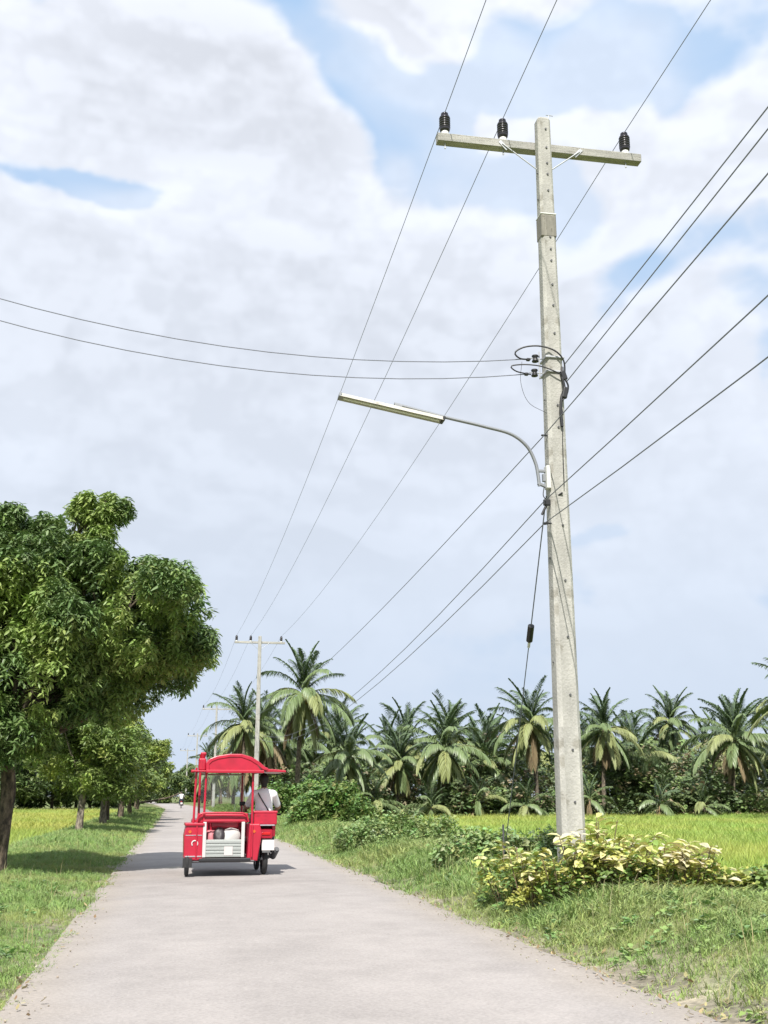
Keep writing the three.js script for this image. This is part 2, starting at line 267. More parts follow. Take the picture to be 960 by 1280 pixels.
{
  const R = rng(12), right = [], left = [], geo = tuftGeo(9, 12, 0.46, 0.17, 0.013, 0.35);
  const c0 = [0.29, 0.415, 0.065], c1 = [0.38, 0.44, 0.08];
  const col = (x, z) => jit(R, c0.map((v, i) => mix(v, c1[i], sstep(0.40, 0.62, fbm(x * 0.2, z * 0.2, 4.4, 4)))), 0.45);
  for (const [z0, z1, n, s] of [[-8, -32, 30, 1], [-32, -71, 12, 1.5]]) {
    const cnt = Math.floor((z0 - z1) * 56 * n);
    for (let i = 0; i < cnt; i++) { const z = mix(z0, z1, R()), x = 6.7 + R() * 57; if (x > 0.68 * -z + 4) continue; if (x < 7.1 && R() < 0.5) continue; const k = s * (0.8 + R() * 0.4); right.push({ m: M4(x, groundY(x, z), z, k, R() * 6.28, 0, 0, 0.8 + R() * 0.4), c: col(x, z) }); }
  }
  for (const [z0, z1, n, s] of [[-18, -50, 16, 1.2], [-50, -112, 7, 1.8]]) {
    const cnt = Math.floor((z0 - z1) * 18 * n);
    for (let i = 0; i < cnt; i++) { const z = mix(z0, z1, R()), x = bend(z) - 4.9 - R() * 18; if (x < -0.2 * -z - 5) continue; const k = s * (0.8 + R() * 0.4); left.push({ m: M4(x, groundY(x, z), z, k, R() * 6.28, 0, 0, 0.8 + R() * 0.4), c: col(x + 50, z).map((v, q) => v * (q ? 1 : 1.1)) }); }
  }
  tag(copies('rice_crop', geo, riceMat, right), 'bright yellow green rice crop in the field before the palm grove', 'rice');
  tag(copies('rice_crop', geo, riceMat, left), 'yellow green rice crop in the field behind the roadside trees', 'rice');
}
console.log('grass done');

// ------------------------------------------------------------------ broadleaf trees
function leafInto(pos, idx, o, dir, up, len, wid, curl) {     // a folded pointed leaf of six faces
  const d = dir.clone().normalize(), s = new THREE.Vector3().crossVectors(d, up).normalize(), n = new THREE.Vector3().crossVectors(s, d), k = pos.length / 3;
  const P = (t, w, h) => pos.push(o.x + d.x * len * t + s.x * w + n.x * h, o.y + d.y * len * t + s.y * w + n.y * h - curl * len * t * t, o.z + d.z * len * t + s.z * w + n.z * h);
  P(0, 0, 0); P(0.4, -wid / 2, wid * 0.12); P(0.4, 0, 0); P(0.4, wid / 2, wid * 0.12); P(0.75, -wid * 0.36, wid * 0.08); P(0.75, wid * 0.36, wid * 0.08); P(1, 0, 0);
  idx.push(k, k + 1, k + 2, k, k + 2, k + 3, k + 1, k + 4, k + 2, k + 2, k + 4, k + 6, k + 2, k + 6, k + 5, k + 2, k + 5, k + 3);
}
function clusterGeo(seed, n, len, wid, spread, droop) {
  const R = rng(seed), pos = [], idx = [];
  for (let i = 0; i < n; i++) {
    const a = R() * 6.283, e = droop + (R() - 0.35) * 1.1, d = new THREE.Vector3(Math.cos(a) * Math.cos(e), Math.sin(e), Math.sin(a) * Math.cos(e)), o = new THREE.Vector3((R() - 0.5) * spread, (R() - 0.5) * spread, (R() - 0.5) * spread);
    leafInto(pos, idx, o, d, new THREE.Vector3(R() - 0.5, 1, R() - 0.5), len * (0.7 + R() * 0.5), wid * (0.8 + R() * 0.4), 0.25);
  }
  const g = new THREE.BufferGeometry(); g.setAttribute('position', new THREE.Float32BufferAttribute(pos, 3)); g.setIndex(idx); g.computeVertexNormals(); return g;
}
const leafMat = phys([1, 1, 1], 0.5, { transmission: 0.45, specularIntensity: 0.7 });
const barkMat = std([0.20, 0.165, 0.125], 0.95, { map: rep(barkTex, 1.6, 1), bumpMap: rep(barkBump, 1.6, 1), bumpScale: 0.02 });
const paleBark = std([0.34, 0.31, 0.26], 0.95, { map: rep(barkTex, 1.6, 1), bumpMap: rep(barkBump, 1.6, 1), bumpScale: 0.015 });
const clusterA = clusterGeo(3, 11, 0.20, 0.058, 0.22, -0.35), clusterB = clusterGeo(4, 11, 0.17, 0.06, 0.22, -0.2);
// blobs: [x, y, z, r, squash] local; trunk: points + radii; limbs reach the blobs
function tree(name, label, pos, turn, { trunk, radii, blobs, count, greens, geo = clusterA, scale = 1, bark = barkMat, seed = 1, group, gap = 0.36, limbR = 0.05 }) {
  const t = thing(name, label, 'tree', pos, turn, group), R = rng(seed), g = [taperTube(trunk, radii, 22, 10, 0.35, seed)];
  const top = trunk.at(-1), mid = trunk.at(-2);
  blobs.forEach(([x, y, z, r], i) => { const s = i % 2 ? top : mid, m = [mix(s[0], x, 0.5) + (R() - 0.5) * 0.3, mix(s[1], y, 0.42) + 0.05, mix(s[2], z, 0.5) + (R() - 0.5) * 0.3]; g.push(taperTube([s, m, [x, y, z]], [limbR, limbR * 0.7, limbR * 0.3], 9, 6, 0.2, i)); for (let q = 0; q < 4; q++) { const a = R() * 6.28, e = (R() - 0.3) * 1.5; g.push(bar([mix(m[0], x, 0.7), mix(m[1], y, 0.7), mix(m[2], z, 0.7)], [x + Math.cos(a) * Math.cos(e) * r * 0.8, y + Math.sin(e) * r * 0.8, z + Math.sin(a) * Math.cos(e) * r * 0.8], limbR * 0.22, 5)); } });
  part('trunk', g, bark, t);
  const all = [...blobs]; for (const [x, y, z, r] of blobs) for (let k = 0; k < 5; k++) { const a = R() * 6.28, u = R() * 1.5 - 0.5, q = Math.sqrt(Math.max(0, 1 - u * u)), d = r * (0.85 + R() * 0.3); all.push([x + Math.cos(a) * q * d, y + u * d * 0.85, z + Math.sin(a) * q * d, r * (0.24 + R() * 0.16)]); }
  const wsum = all.reduce((s, b) => s + b[3] * b[3], 0), list = [];
  for (const [x, y, z, r, sq = 0.85] of all) {
    const n = Math.floor(count * r * r / wsum);
    for (let i = 0; i < n; i++) {
      const a = R() * 6.283, u = R() * 2 - 1, q = Math.sqrt(1 - u * u), lump = 0.78 + 0.44 * fbm(Math.cos(a) * q * 2.3 + x, u * 2.3 + y, Math.sin(a) * q * 2.3 + z, 2), rr = r * lump * (0.42 + 0.58 * Math.pow(R(), 0.5));
      const X = x + Math.cos(a) * q * rr, Y = y + u * rr * sq, Z = z + Math.sin(a) * q * rr;
      if (r > 0.5 && fbm(X * 1.7 + seed, Y * 1.7, Z * 1.7, 2) < gap) continue;
      const young = sstep(0.52, 0.66, fbm(X * 0.9, Y * 0.9 + 5, Z * 0.9 + seed, 2)) * 0.9 + (R() < 0.12 ? 0.5 : 0), c = greens[0].map((v, k) => mix(v, greens[1][k], Math.min(1, young)));
      list.push({ m: M4(X, Y, Z, scale * (0.75 + R() * 0.5), R() * 6.28, (R() - 0.5) * 0.9, (R() - 0.5) * 0.9), c: jit(R, c, 0.45) });
    }
  }
  copies('crown', geo, leafMat, list, t); return t;
}
const greensA = [[0.10, 0.155, 0.045], [0.21, 0.275, 0.07]], greensB = [[0.20, 0.28, 0.07], [0.38, 0.45, 0.10]], greensDark = [[0.07, 0.11, 0.04], [0.12, 0.165, 0.055]];
// the large tree at the road side; local to its foot at (-2.85, 0, -20)
tree('mango_tree', 'large leafy tree with a dense dark crown overhanging the road edge', [-2.85, 0.0, -20], 0, {
  trunk: [[-0.02, -0.15, 0], [0.0, 0.6, 0.02], [0.06, 1.3, 0.05], [0.02, 2.0, 0.1], [0.1, 2.7, 0.1]], radii: [0.17, 0.135, 0.12, 0.115, 0.10], seed: 71, gap: 0.485, count: 31000, greens: [[0.14, 0.225, 0.065], [0.31, 0.41, 0.11]], scale: 0.66, limbR: 0.075,
  blobs: [[1.72, 4.35, 0.2, 1.45], [0.5, 4.95, 0.1, 1.25], [-1.0, 4.5, 0.3, 1.6], [2.3, 4.0, -0.1, 0.88], [0.6, 3.45, 0.6, 1.2], [1.55, 3.35, -0.5, 0.95], [-1.1, 3.0, 0.4, 1.15], [2.2, 5.0, -0.4, 0.7], [1.1, 5.75, -0.2, 0.55], [0.1, 5.7, -0.3, 0.65], [1.0, 6.3, 0, 0.32], [1.5, 6.35, -0.1, 0.32], [-0.9, 6.0, 0.3, 0.4], [-0.35, 5.95, 0.2, 0.42], [0.15, 2.25, 0.9, 0.62, 0.75], [-0.5, 2.5, 0.9, 0.6], [1.6, 4.5, -2.0, 1.3], [0.3, 4.3, -2.1, 1.4], [2.4, 3.7, -1.7, 0.8], [2.8, 3.75, 0.2, 0.45], [1.5, 2.85, 0.1, 0.6], [-2.3, 4.2, -0.5, 1.4]],
});
// row of smaller trees further along the same verge
const rowLabels = ['medium tree with a pale trunk next in the row beyond the large overhanging tree'];
const rowTrees = [[-3.35, -42, 1.0, 1], [-3.0, -50, 0.95, 1], [-3.3, -57, 0.95, 0], [-2.9, -63, 1.0, 0], [-3.2, -69, 1.0, 0], [-2.9, -76, 1.05, 0], [-3.3, -85, 1.1, 0], [-3.1, -96, 1.15, 0], [-3.6, -108, 1.2, 0]];
rowTrees.forEach(([x, z, s, pale], i) => {
  const R = rng(300 + i), b = []; for (let k = 0; k < 9; k++) { const a = k * 2.4 + R(), r = 0.5 + R() * 0.95; b.push([Math.cos(a) * r * 1.1 + 0.35, (1.95 + R() * 2.5) * s, Math.sin(a) * r * 1.2, 0.75 + R() * 0.45]); }
  b.push([0.9, 3.6 * s, 0.2, 0.9], [0.3, 4.4 * s, 0, 0.75]);
  tree('roadside_tree', i === 0 ? rowLabels[0] : i === 1 ? 'small tree with a thin pale trunk, second beyond the large overhanging tree' : `small dark trunked roadside tree, ${ORD[i]} beyond the large overhanging tree`, [x + bend(z), groundY(x, z) - 0.02, z], R() * 6, {
    trunk: [[0, -0.1, 0], [0.05, 0.8, 0.03], [0.02, 1.6, 0.08], [0.1, 2.4, 0.05]], radii: pale ? [0.17, 0.13, 0.11, 0.08] : [0.17, 0.13, 0.11, 0.08], seed: 310 + i, count: i < 2 ? 4200 : 2400, greens: i % 3 === 1 ? greensB : i < 2 ? greensB : [[0.16, 0.235, 0.06], [0.33, 0.41, 0.09]], geo: clusterB, scale: i < 2 ? 1.0 : 1.35, bark: pale ? paleBark : barkMat, blobs: b, gap: 0.34, group: i > 1 ? 'receding row of roadside trees' : undefined,
  });
});
// trees that close the view at the bend of the road and behind the left field
[[-1.5, -205, 1.1, 0], [-7, -190, 1.2, 0], [4.5, -200, 1.0, 0], [-12, -170, 1.2, 1], [-13, -126, 1.0, 1], [-17, -122, 1.15, 1], [-21.5, -128, 1.1, 1], [-25.5, -121, 1.05, 1], [-9.5, -132, 1.1, 1], [-30, -126, 1.1, 1], [-15, -134, 1.3, 1], [-19, -136, 1.25, 1], [-24, -136, 1.3, 1], [-28.5, -133, 1.2, 1], [-11.5, -138, 1.3, 1], [-34, -128, 1.2, 1], [-7.5, -145, 1.2, 1], [-4.5, -215, 1.3, 0], [8, -215, 1.2, 0], [1.8, -236, 1.4, 0]].forEach(([x, z, s, w], i) => {
  const R = rng(420 + i), b = []; for (let k = 0; k < 8; k++) { const a = k * 2.4 + R(), r = 0.6 + R() * 1.6; b.push([Math.cos(a) * r * 1.3, (0.9 + R() * 3.6) * s, Math.sin(a) * r, 1.2 + R() * 0.6]); }
  tree('distant_tree', w ? 'low dark tree beyond the far edge of the rice behind the roadside row' : 'small tree closing the far end of the road', [x, -0.15, z], 0, { trunk: [[0, -0.1, 0], [0, 0.8, 0], [0.1, 1.6, 0.1], [0, 2.2, 0]], radii: [0.2, 0.17, 0.13, 0.1], seed: 430 + i, count: 900, greens: greensA, geo: clusterB, scale: 3.0, blobs: b, gap: 0.3, group: w ? 'trees beyond the left rice field' : 'trees at the end of the road' });
});
console.log('trees done');

// ------------------------------------------------------------------ coconut palms
function frondGeo(seed, L, th0, sag, leafL, hang) {        // grows along +x from the crown; th0 start angle, sag how far it bends over
  const R = rng(seed), N = 16, P = [], pos = [], idx = [], col = []; let x = 0, y = 0;
  for (let i = 0; i <= N; i++) { const t = i / N, th = th0 - sag * Math.pow(t, 1.35); P.push([x, y, th]); x += Math.cos(th) * L / N; y += Math.sin(th) * L / N; }
  const side = (R() - 0.5) * 0.5, zo = (t) => side * t * t * L * 0.3;
  const stem = taperTube(P.filter((_, i) => i % 2 === 0).map(([a, b], i) => [a, b, zo(i * 2 / N)]), [0.045, 0.03, 0.022, 0.015, 0.006], 12, 5);
  stem.setAttribute('color', new THREE.Float32BufferAttribute(new Float32Array(stem.attributes.position.count * 3).map((_, i) => [1.9, 1.65, 1.6][i % 3]), 3));
  const M = 50;
  for (let i = 0; i < M; i++) for (const sgn of [-1, 1]) {
    const t = 0.13 + 0.87 * (i + R() * 0.7) / M, f = Math.min(t, 0.999) * N, q = Math.floor(f), a = P[q], b = P[q + 1], px = mix(a[0], b[0], f - q), py = mix(a[1], b[1], f - q), th = mix(a[2], b[2], f - q), pz = zo(t);
    const len = leafL * Math.pow(Math.sin(Math.PI * (0.14 + 0.8 * t)), 0.6) * (0.85 + R() * 0.3), w = 0.085 * (0.8 + R() * 0.4);
    const fw = 0.75 + 0.3 * t, T = new THREE.Vector3(Math.cos(th), Math.sin(th), 0), U = new THREE.Vector3(-Math.sin(th), Math.cos(th), 0), S = new THREE.Vector3(0, 0, sgn);
    const d0 = new THREE.Vector3().addScaledVector(T, Math.sin(fw)).addScaledVector(S, Math.cos(fw)).addScaledVector(U, 0.25 + R() * 0.15).normalize();
    const k = pos.length / 3, o = new THREE.Vector3(px, py, pz), wv = new THREE.Vector3().crossVectors(d0, new THREE.Vector3(0, 1, 0)).normalize().multiplyScalar(w / 2).add(new THREE.Vector3(0, (R() - 0.5) * w * 0.5, 0));
    const c = 0.8 + R() * 0.4;
    for (const [s, ww] of [[0, 0.5], [0.35, 1], [0.72, 0.75], [1, 0.05]]) { const p = o.clone().addScaledVector(d0, len * s * (1 - 0.25 * hang * s)); p.y -= hang * len * s * s * (0.75 + R() * 0.2); pos.push(p.x - wv.x * ww, p.y - wv.y * ww, p.z - wv.z * ww, p.x + wv.x * ww, p.y + wv.y * ww, p.z + wv.z * ww); col.push(c, c, c, c, c, c); }
    for (let s = 0; s < 3; s++) idx.push(k + s * 2, k + s * 2 + 1, k + s * 2 + 2, k + s * 2 + 2, k + s * 2 + 1, k + s * 2 + 3);
  }
  const g = new THREE.BufferGeometry(); g.setAttribute('position', new THREE.Float32BufferAttribute(pos, 3)); g.setAttribute('color', new THREE.Float32BufferAttribute(col, 3)); g.setIndex(idx); g.computeVertexNormals();
  return merge([g, stem]);
}
const frondKinds = [   // start angle, bend, hang
  [1.44, 0.5, 0.5], [1.22, 0.9, 0.65], [0.92, 1.25, 0.78], [0.45, 1.4, 0.85], [0.0, 1.25, 0.9], [-0.6, 0.8, 0.8], [-1.05, 0.4, 0.85],
].map(([a, s, h], i) => [0, 1, 2].map((v) => frondGeo(500 + i * 10 + v, 4.0, a + (v - 1) * 0.08, s * (0.85 + v * 0.15), 1.05, h)));
const frondMats = [
  phys([0.10, 0.155, 0.068], 0.45, { transmission: 0.25, vertexColors: true }), phys([0.155, 0.215, 0.085], 0.45, { transmission: 0.25, vertexColors: true }), phys([0.22, 0.25, 0.09], 0.6, { transmission: 0.2, vertexColors: true }), phys([0.21, 0.16, 0.085], 0.8, { transmission: 0.15, vertexColors: true }),
];
const palmBark = std([0.27, 0.235, 0.19], 0.95, { map: rep(barkTex, 1, 1) });
const nutMat = std([0.20, 0.15, 0.05], 0.6);
function palm(label, [x, gy, z], crownY, s, seed, group, opt = {}) {
  const R = rng(seed), t = thing('coconut_palm', label, 'palm tree', [x, gy, z], R() * 6.28, group), H = crownY - gy, lx = (R() - 0.5) * 0.24 * H, lz = (R() - 0.5) * 0.2 * H;
  const rings = [], pts = [], K = Math.max(8, Math.round(H * 3.2)); for (let i = 0; i <= 6; i++) { const q = i / 6; pts.push([lx * q * q, -0.25 + (H + 0.25) * q, lz * q * q]); }
  for (let i = 0; i <= K; i++) rings.push((i % 2 ? 0.15 : 0.172) * mix(1.25, 0.85, i / K) * s * (i === 0 ? 1.35 : 1));
  part('trunk', taperTube(pts, rings, K, 9, 0.12, seed), palmBark, t);
  const n = opt.n ?? 36; let az = R() * 6.28;
  for (let i = 0; i < n; i++) {
    const q = i / (n - 1); az += 2.399;
    const kind = q < 0.13 ? 0 : q < 0.29 ? 1 : q < 0.40 ? 2 : q < 0.56 ? 3 : q < 0.71 ? 4 : q < 0.86 ? 5 : 6;
    const mat = kind < 2 ? 0 : kind < 3 ? (R() < 0.5 ? 0 : 1) : kind < 5 ? (R() < 0.75 ? 1 : 2) : kind === 5 ? (R() < 0.4 ? 1 : R() < 0.7 ? 2 : 3) : (R() < 0.45 ? 2 : 3);
    const f = part('frond', frondKinds[kind][Math.floor(R() * 3)], frondMats[mat], t); f.position.set(lx, H - 0.12 * q * s, lz); f.rotation.y = az + (R() - 0.5) * 0.4; f.scale.setScalar(s * (0.78 + R() * 0.36) * (kind === 0 ? 0.95 : kind > 4 ? 0.85 : 1)); f.rotation.x = (R() - 0.5) * 0.35;
  }
  if (opt.nuts) for (let i = 0; i < opt.nuts; i++) { const a = i * 2.1 + R(), c = part('coconut', nutGeo, nutMat, t); c.position.set(lx + Math.cos(a) * 0.24 * s, H - 0.35 * s - R() * 0.25, lz + Math.sin(a) * 0.24 * s); c.rotation.set(R(), R(), R()); }
  return t;
}
const nutGeo = new THREE.SphereGeometry(0.12, 10, 8); nutGeo.scale(1, 1.25, 1);
palm('tall coconut palm with a ragged crown beside the second utility pole', [7.1, 0, -68], 7.3, 0.86, 601, undefined, { n: 40, nuts: 7 });
palm('shorter coconut palm with hanging fronds, partly behind the second utility pole', [4.05, 0.1, -71], 5.7, 0.7, 602, undefined, { n: 36 });
palm('coconut palm between the second utility pole and the tall ragged palm', [6.0, 0, -78], 5.4, 0.8, 603);
[[10.65, -72, 3.75, 0.74], [14.6, -75, 3.5, 0.66], [17.3, -73, 4.3, 0.8], [21.2, -78, 3.5, 0.7], [24.1, -74, 6.1, 0.8], [29.6, -76, 5.9, 0.80], [41, -88, 7.3, 0.8], [37.3, -72, 5.05, 0.95], [35.4, -60, 6.4, 1.0], [44, -76, 5.2, 0.9], [49, -80, 5.5, 0.9]].forEach(([x, z, c, s], i) => {
  const L = ['coconut palm at the rice edge, closest of the grove to the tall ragged palm'];
  palm(i === 0 ? L[0] : i === 4 ? 'tall coconut palm with skirts of dead fronds, behind the near utility pole and stay wire' : `coconut palm in the front row of the grove, ${ORD[i]} from the tall ragged palm`, [x, -0.2, z], c, s, 620 + i, i === 0 || i === 4 ? undefined : 'front row palms of the grove');
});
for (let i = 0; i < 34; i++) { const R = rng(700 + i), z = -80 - R() * 16, x = 7 + i * 1.65 + R() * 1.6; palm('coconut palm in the shaded back rows of the grove', [x, -0.2, z], 3.6 + R() * 2.2, 0.85 + R() * 0.15, 730 + i, 'back row palms of the grove', { n: 26 }); }
[[9.2, -70.5, 0.7], [12.6, -71, 0.9], [16, -70.6, 0.6], [19.3, -71.5, 1.0], [22.4, -70.8, 0.7], [26.8, -71.4, 1.1], [31.5, -71, 0.8], [34.4, -70.6, 0.6], [40.5, -71.3, 1.0], [45, -71, 0.8]].forEach(([x, z, c], i) => palm(`young coconut palm at ground level along the rice edge, ${ORD[i]} from the road`, [x, -0.2, z], c, 0.5, 770 + i, 'young palms along the rice edge', { n: 18 }));
[[5.6, -84, 4.2], [6.4, -95, 4.6], [5.2, -106, 4.4], [6.6, -118, 5], [4.2, -135, 4.6], [5.8, -150, 5]].forEach(([x, z, c], i) => palm(`coconut palm lining the far verge, ${ORD[i]} beyond the second utility pole`, [x, 0.1, z], c, 0.9, 790 + i, 'palms lining the far verge', { n: 26 }));
console.log('palms done');

// ------------------------------------------------------------------ shrubs, undergrowth, weeds
const bushGeo = clusterGeo(21, 14, 0.13, 0.06, 0.24, 0.1), featherGeo = tuftGeo(22, 16, 0.5, 0.12, 0.014, 0.45);
function shrub(name, label, pos, blobs, count, greens, geo, scale, seed, group) {
  const t = thing(name, label, 'shrub', pos, 0, group), R = rng(seed), list = [], stems = [];
  const wsum = blobs.reduce((s, b) => s + b[3] * b[3], 0);
  for (const [x, y, z, r, sq = 0.9] of blobs) {
    for (let k = 0; k < 3; k++) stems.push(bar([x * 0.55 + (R() - 0.5) * 0.15, -0.08, z * 0.55 + (R() - 0.5) * 0.15], [x + (R() - 0.5) * r, y + (R() - 0.2) * r * 0.6, z + (R() - 0.5) * r], 0.012, 5));
    const n = Math.floor(count * r * r / wsum);
    for (let i = 0; i < n; i++) { const a = R() * 6.283, u = R() * 1.7 - 0.7, q = Math.sqrt(Math.max(0, 1 - u * u)), rr = r * (0.25 + 0.95 * Math.pow(R(), 0.8)); const X = x + Math.cos(a) * q * rr, Y = Math.max(0.02, y + u * rr * sq), Z = z + Math.sin(a) * q * rr; const c = greens[0].map((v, k) => mix(v, greens[1][k], R() * R())); list.push({ m: M4(X, Y, Z, scale * (0.7 + R() * 0.6), R() * 6.28, (R() - 0.5) * 1.0, (R() - 0.5) * 1.0), c: jit(R, c, 0.45) }); }
  }
  const sprigs = []; for (let i = 0; i < count / 5; i++) { const b = blobs[Math.floor(R() * blobs.length)], a = R() * 6.283, q = Math.sqrt(R()) * b[3] * 1.15, Y = Math.max(0, b[1] + b[3] * (0.1 + 0.45 * R()) - q * 0.35); sprigs.push({ m: M4(b[0] + Math.cos(a) * q, Y - 0.15 * scale, b[2] + Math.sin(a) * q, scale * (0.5 + R() * 0.5), R() * 6.28, (R() - 0.5) * 0.5, (R() - 0.5) * 0.5), c: jit(R, greens[1], 0.4) }); }
  part('stems', stems, barkMat, t); copies('foliage', geo, leafMat, list, t); copies('sprigs', featherGeo, leafMat, sprigs, t); return t;
}
const gBush = [[0.14, 0.24, 0.06], [0.26, 0.36, 0.09]], gWeed = [[0.25, 0.35, 0.13], [0.38, 0.48, 0.18]];
shrub('leafy_bush', 'dense green bush on the verge below the tall ragged palm', [5.6, 0.2, -43], [[-0.5, 0.5, 0, 0.7], [0.5, 0.75, -0.4, 0.75], [1.2, 0.45, 0.2, 0.65], [-0.9, 0.3, 0.4, 0.5], [0.2, 1.1, 0, 0.5], [0.9, 1.2, -0.6, 0.45], [-0.2, 1.0, -0.4, 0.4]], 1150, gBush, bushGeo, 1.15, 801);
shrub('leafy_bush', 'dark green bush under the second utility pole', [4.9, 0.15, -57], [[0, 0.8, 0, 1.0], [1.0, 0.7, 0, 0.9], [1.9, 1.0, -0.4, 1.0], [-0.7, 0.5, 0.3, 0.6]], 1300, gBush, bushGeo, 1.5, 802);
shrub('weed_clump', 'wide feathery clump of pale green weeds between the bushes and the croton hedge', [5.15, 0.22, -25.5], [[-1.3, 0.1, 0.1, 0.34], [-0.8, 0.22, 0, 0.38], [-0.35, 0.36, -0.2, 0.36], [0.1, 0.42, -0.1, 0.36], [0.55, 0.24, 0.1, 0.38], [0.95, 0.22, -0.1, 0.4], [1.4, 0.1, 0.3, 0.34], [0.2, 0.1, 0.5, 0.4], [-0.6, 0.05, 0.5, 0.35]], 1250, gWeed, bushGeo, 0.62, 803);
shrub('weed_clump', 'low clump of pale weeds by the foot of the stay wire', [4.75, 0.22, -17.8], [[-0.4, 0.1, 0, 0.3], [0.1, 0.18, -0.2, 0.34], [0.6, 0.14, -0.3, 0.36], [1.2, 0.14, 0, 0.4]], 900, gWeed, bushGeo, 0.7, 804);
shrub('weed_clump', 'tall leafy weeds at the field edge beside the end of the croton hedge', [6.3, 0.08, -11.8], [[-0.1, 0.12, 0.3, 0.3], [0.35, 0.2, 0.1, 0.34], [0.8, 0.22, -0.2, 0.36], [1.3, 0.2, -0.5, 0.36]], 620, [[0.17, 0.26, 0.07], [0.30, 0.38, 0.10]], bushGeo, 0.7, 805);
{
  const R = rng(810), list = []; // undergrowth beneath the palms, one uncountable mass
  for (let i = 0; i < 9000; i++) { const x = 6 + R() * 54, z = -71 - R() * R() * 24, k = fbm(x * 0.33, z * 0.2, 3, 3), h = (0.1 + 2.6 * sstep(0.35, 0.7, k)) * R() + (z < -76 ? R() * 3.4 : 0); if (z > -76 && k < 0.42 + R() * 0.1) continue; list.push({ m: M4(x, -0.15 + h, z, 2.0 + R() * 1.6, R() * 6.28, (R() - 0.5), (R() - 0.5)), c: jit(R, R() < 0.25 ? [0.22, 0.30, 0.10] : R() < 0.25 ? [0.30, 0.25, 0.15] : [0.13, 0.19, 0.075], 0.5) }); }
  tag(copies('undergrowth', bushGeo, leafMat, list), 'dark tangled undergrowth beneath the coconut palms', 'undergrowth');
}
[[33.0, -78.5, 1.0], [31.6, -82, 0.92], [35.5, -83, 0.95]].forEach(([x, z, s], i) => {
  const R = rng(830 + i), b = []; for (let k = 0; k < 11; k++) { const a = k * 2.4, r = 0.4 + R() * 1.1; b.push([Math.cos(a) * r, (0.9 + R() * 3.6) * s, Math.sin(a) * r, 0.85 + R() * 0.5]); }
  tree('grove_tree', ['tallest dark fine leaved tree standing among the palms behind the rice', 'dark fine leaved tree on the pole side of the tallest one in the grove', 'dark fine leaved tree on the far side of the tallest one in the grove'][i], [x, -0.2, z], 0, { trunk: [[0, -0.1, 0], [0.05, 0.8, 0], [0, 1.8, 0], [0.1, 3.0, 0]], radii: [0.14, 0.11, 0.09, 0.06], seed: 840 + i, count: 1500, greens: greensDark, geo: featherGeo, scale: 1.0, blobs: b, gap: 0.3, group: 'fine leaved trees in the grove' });
});

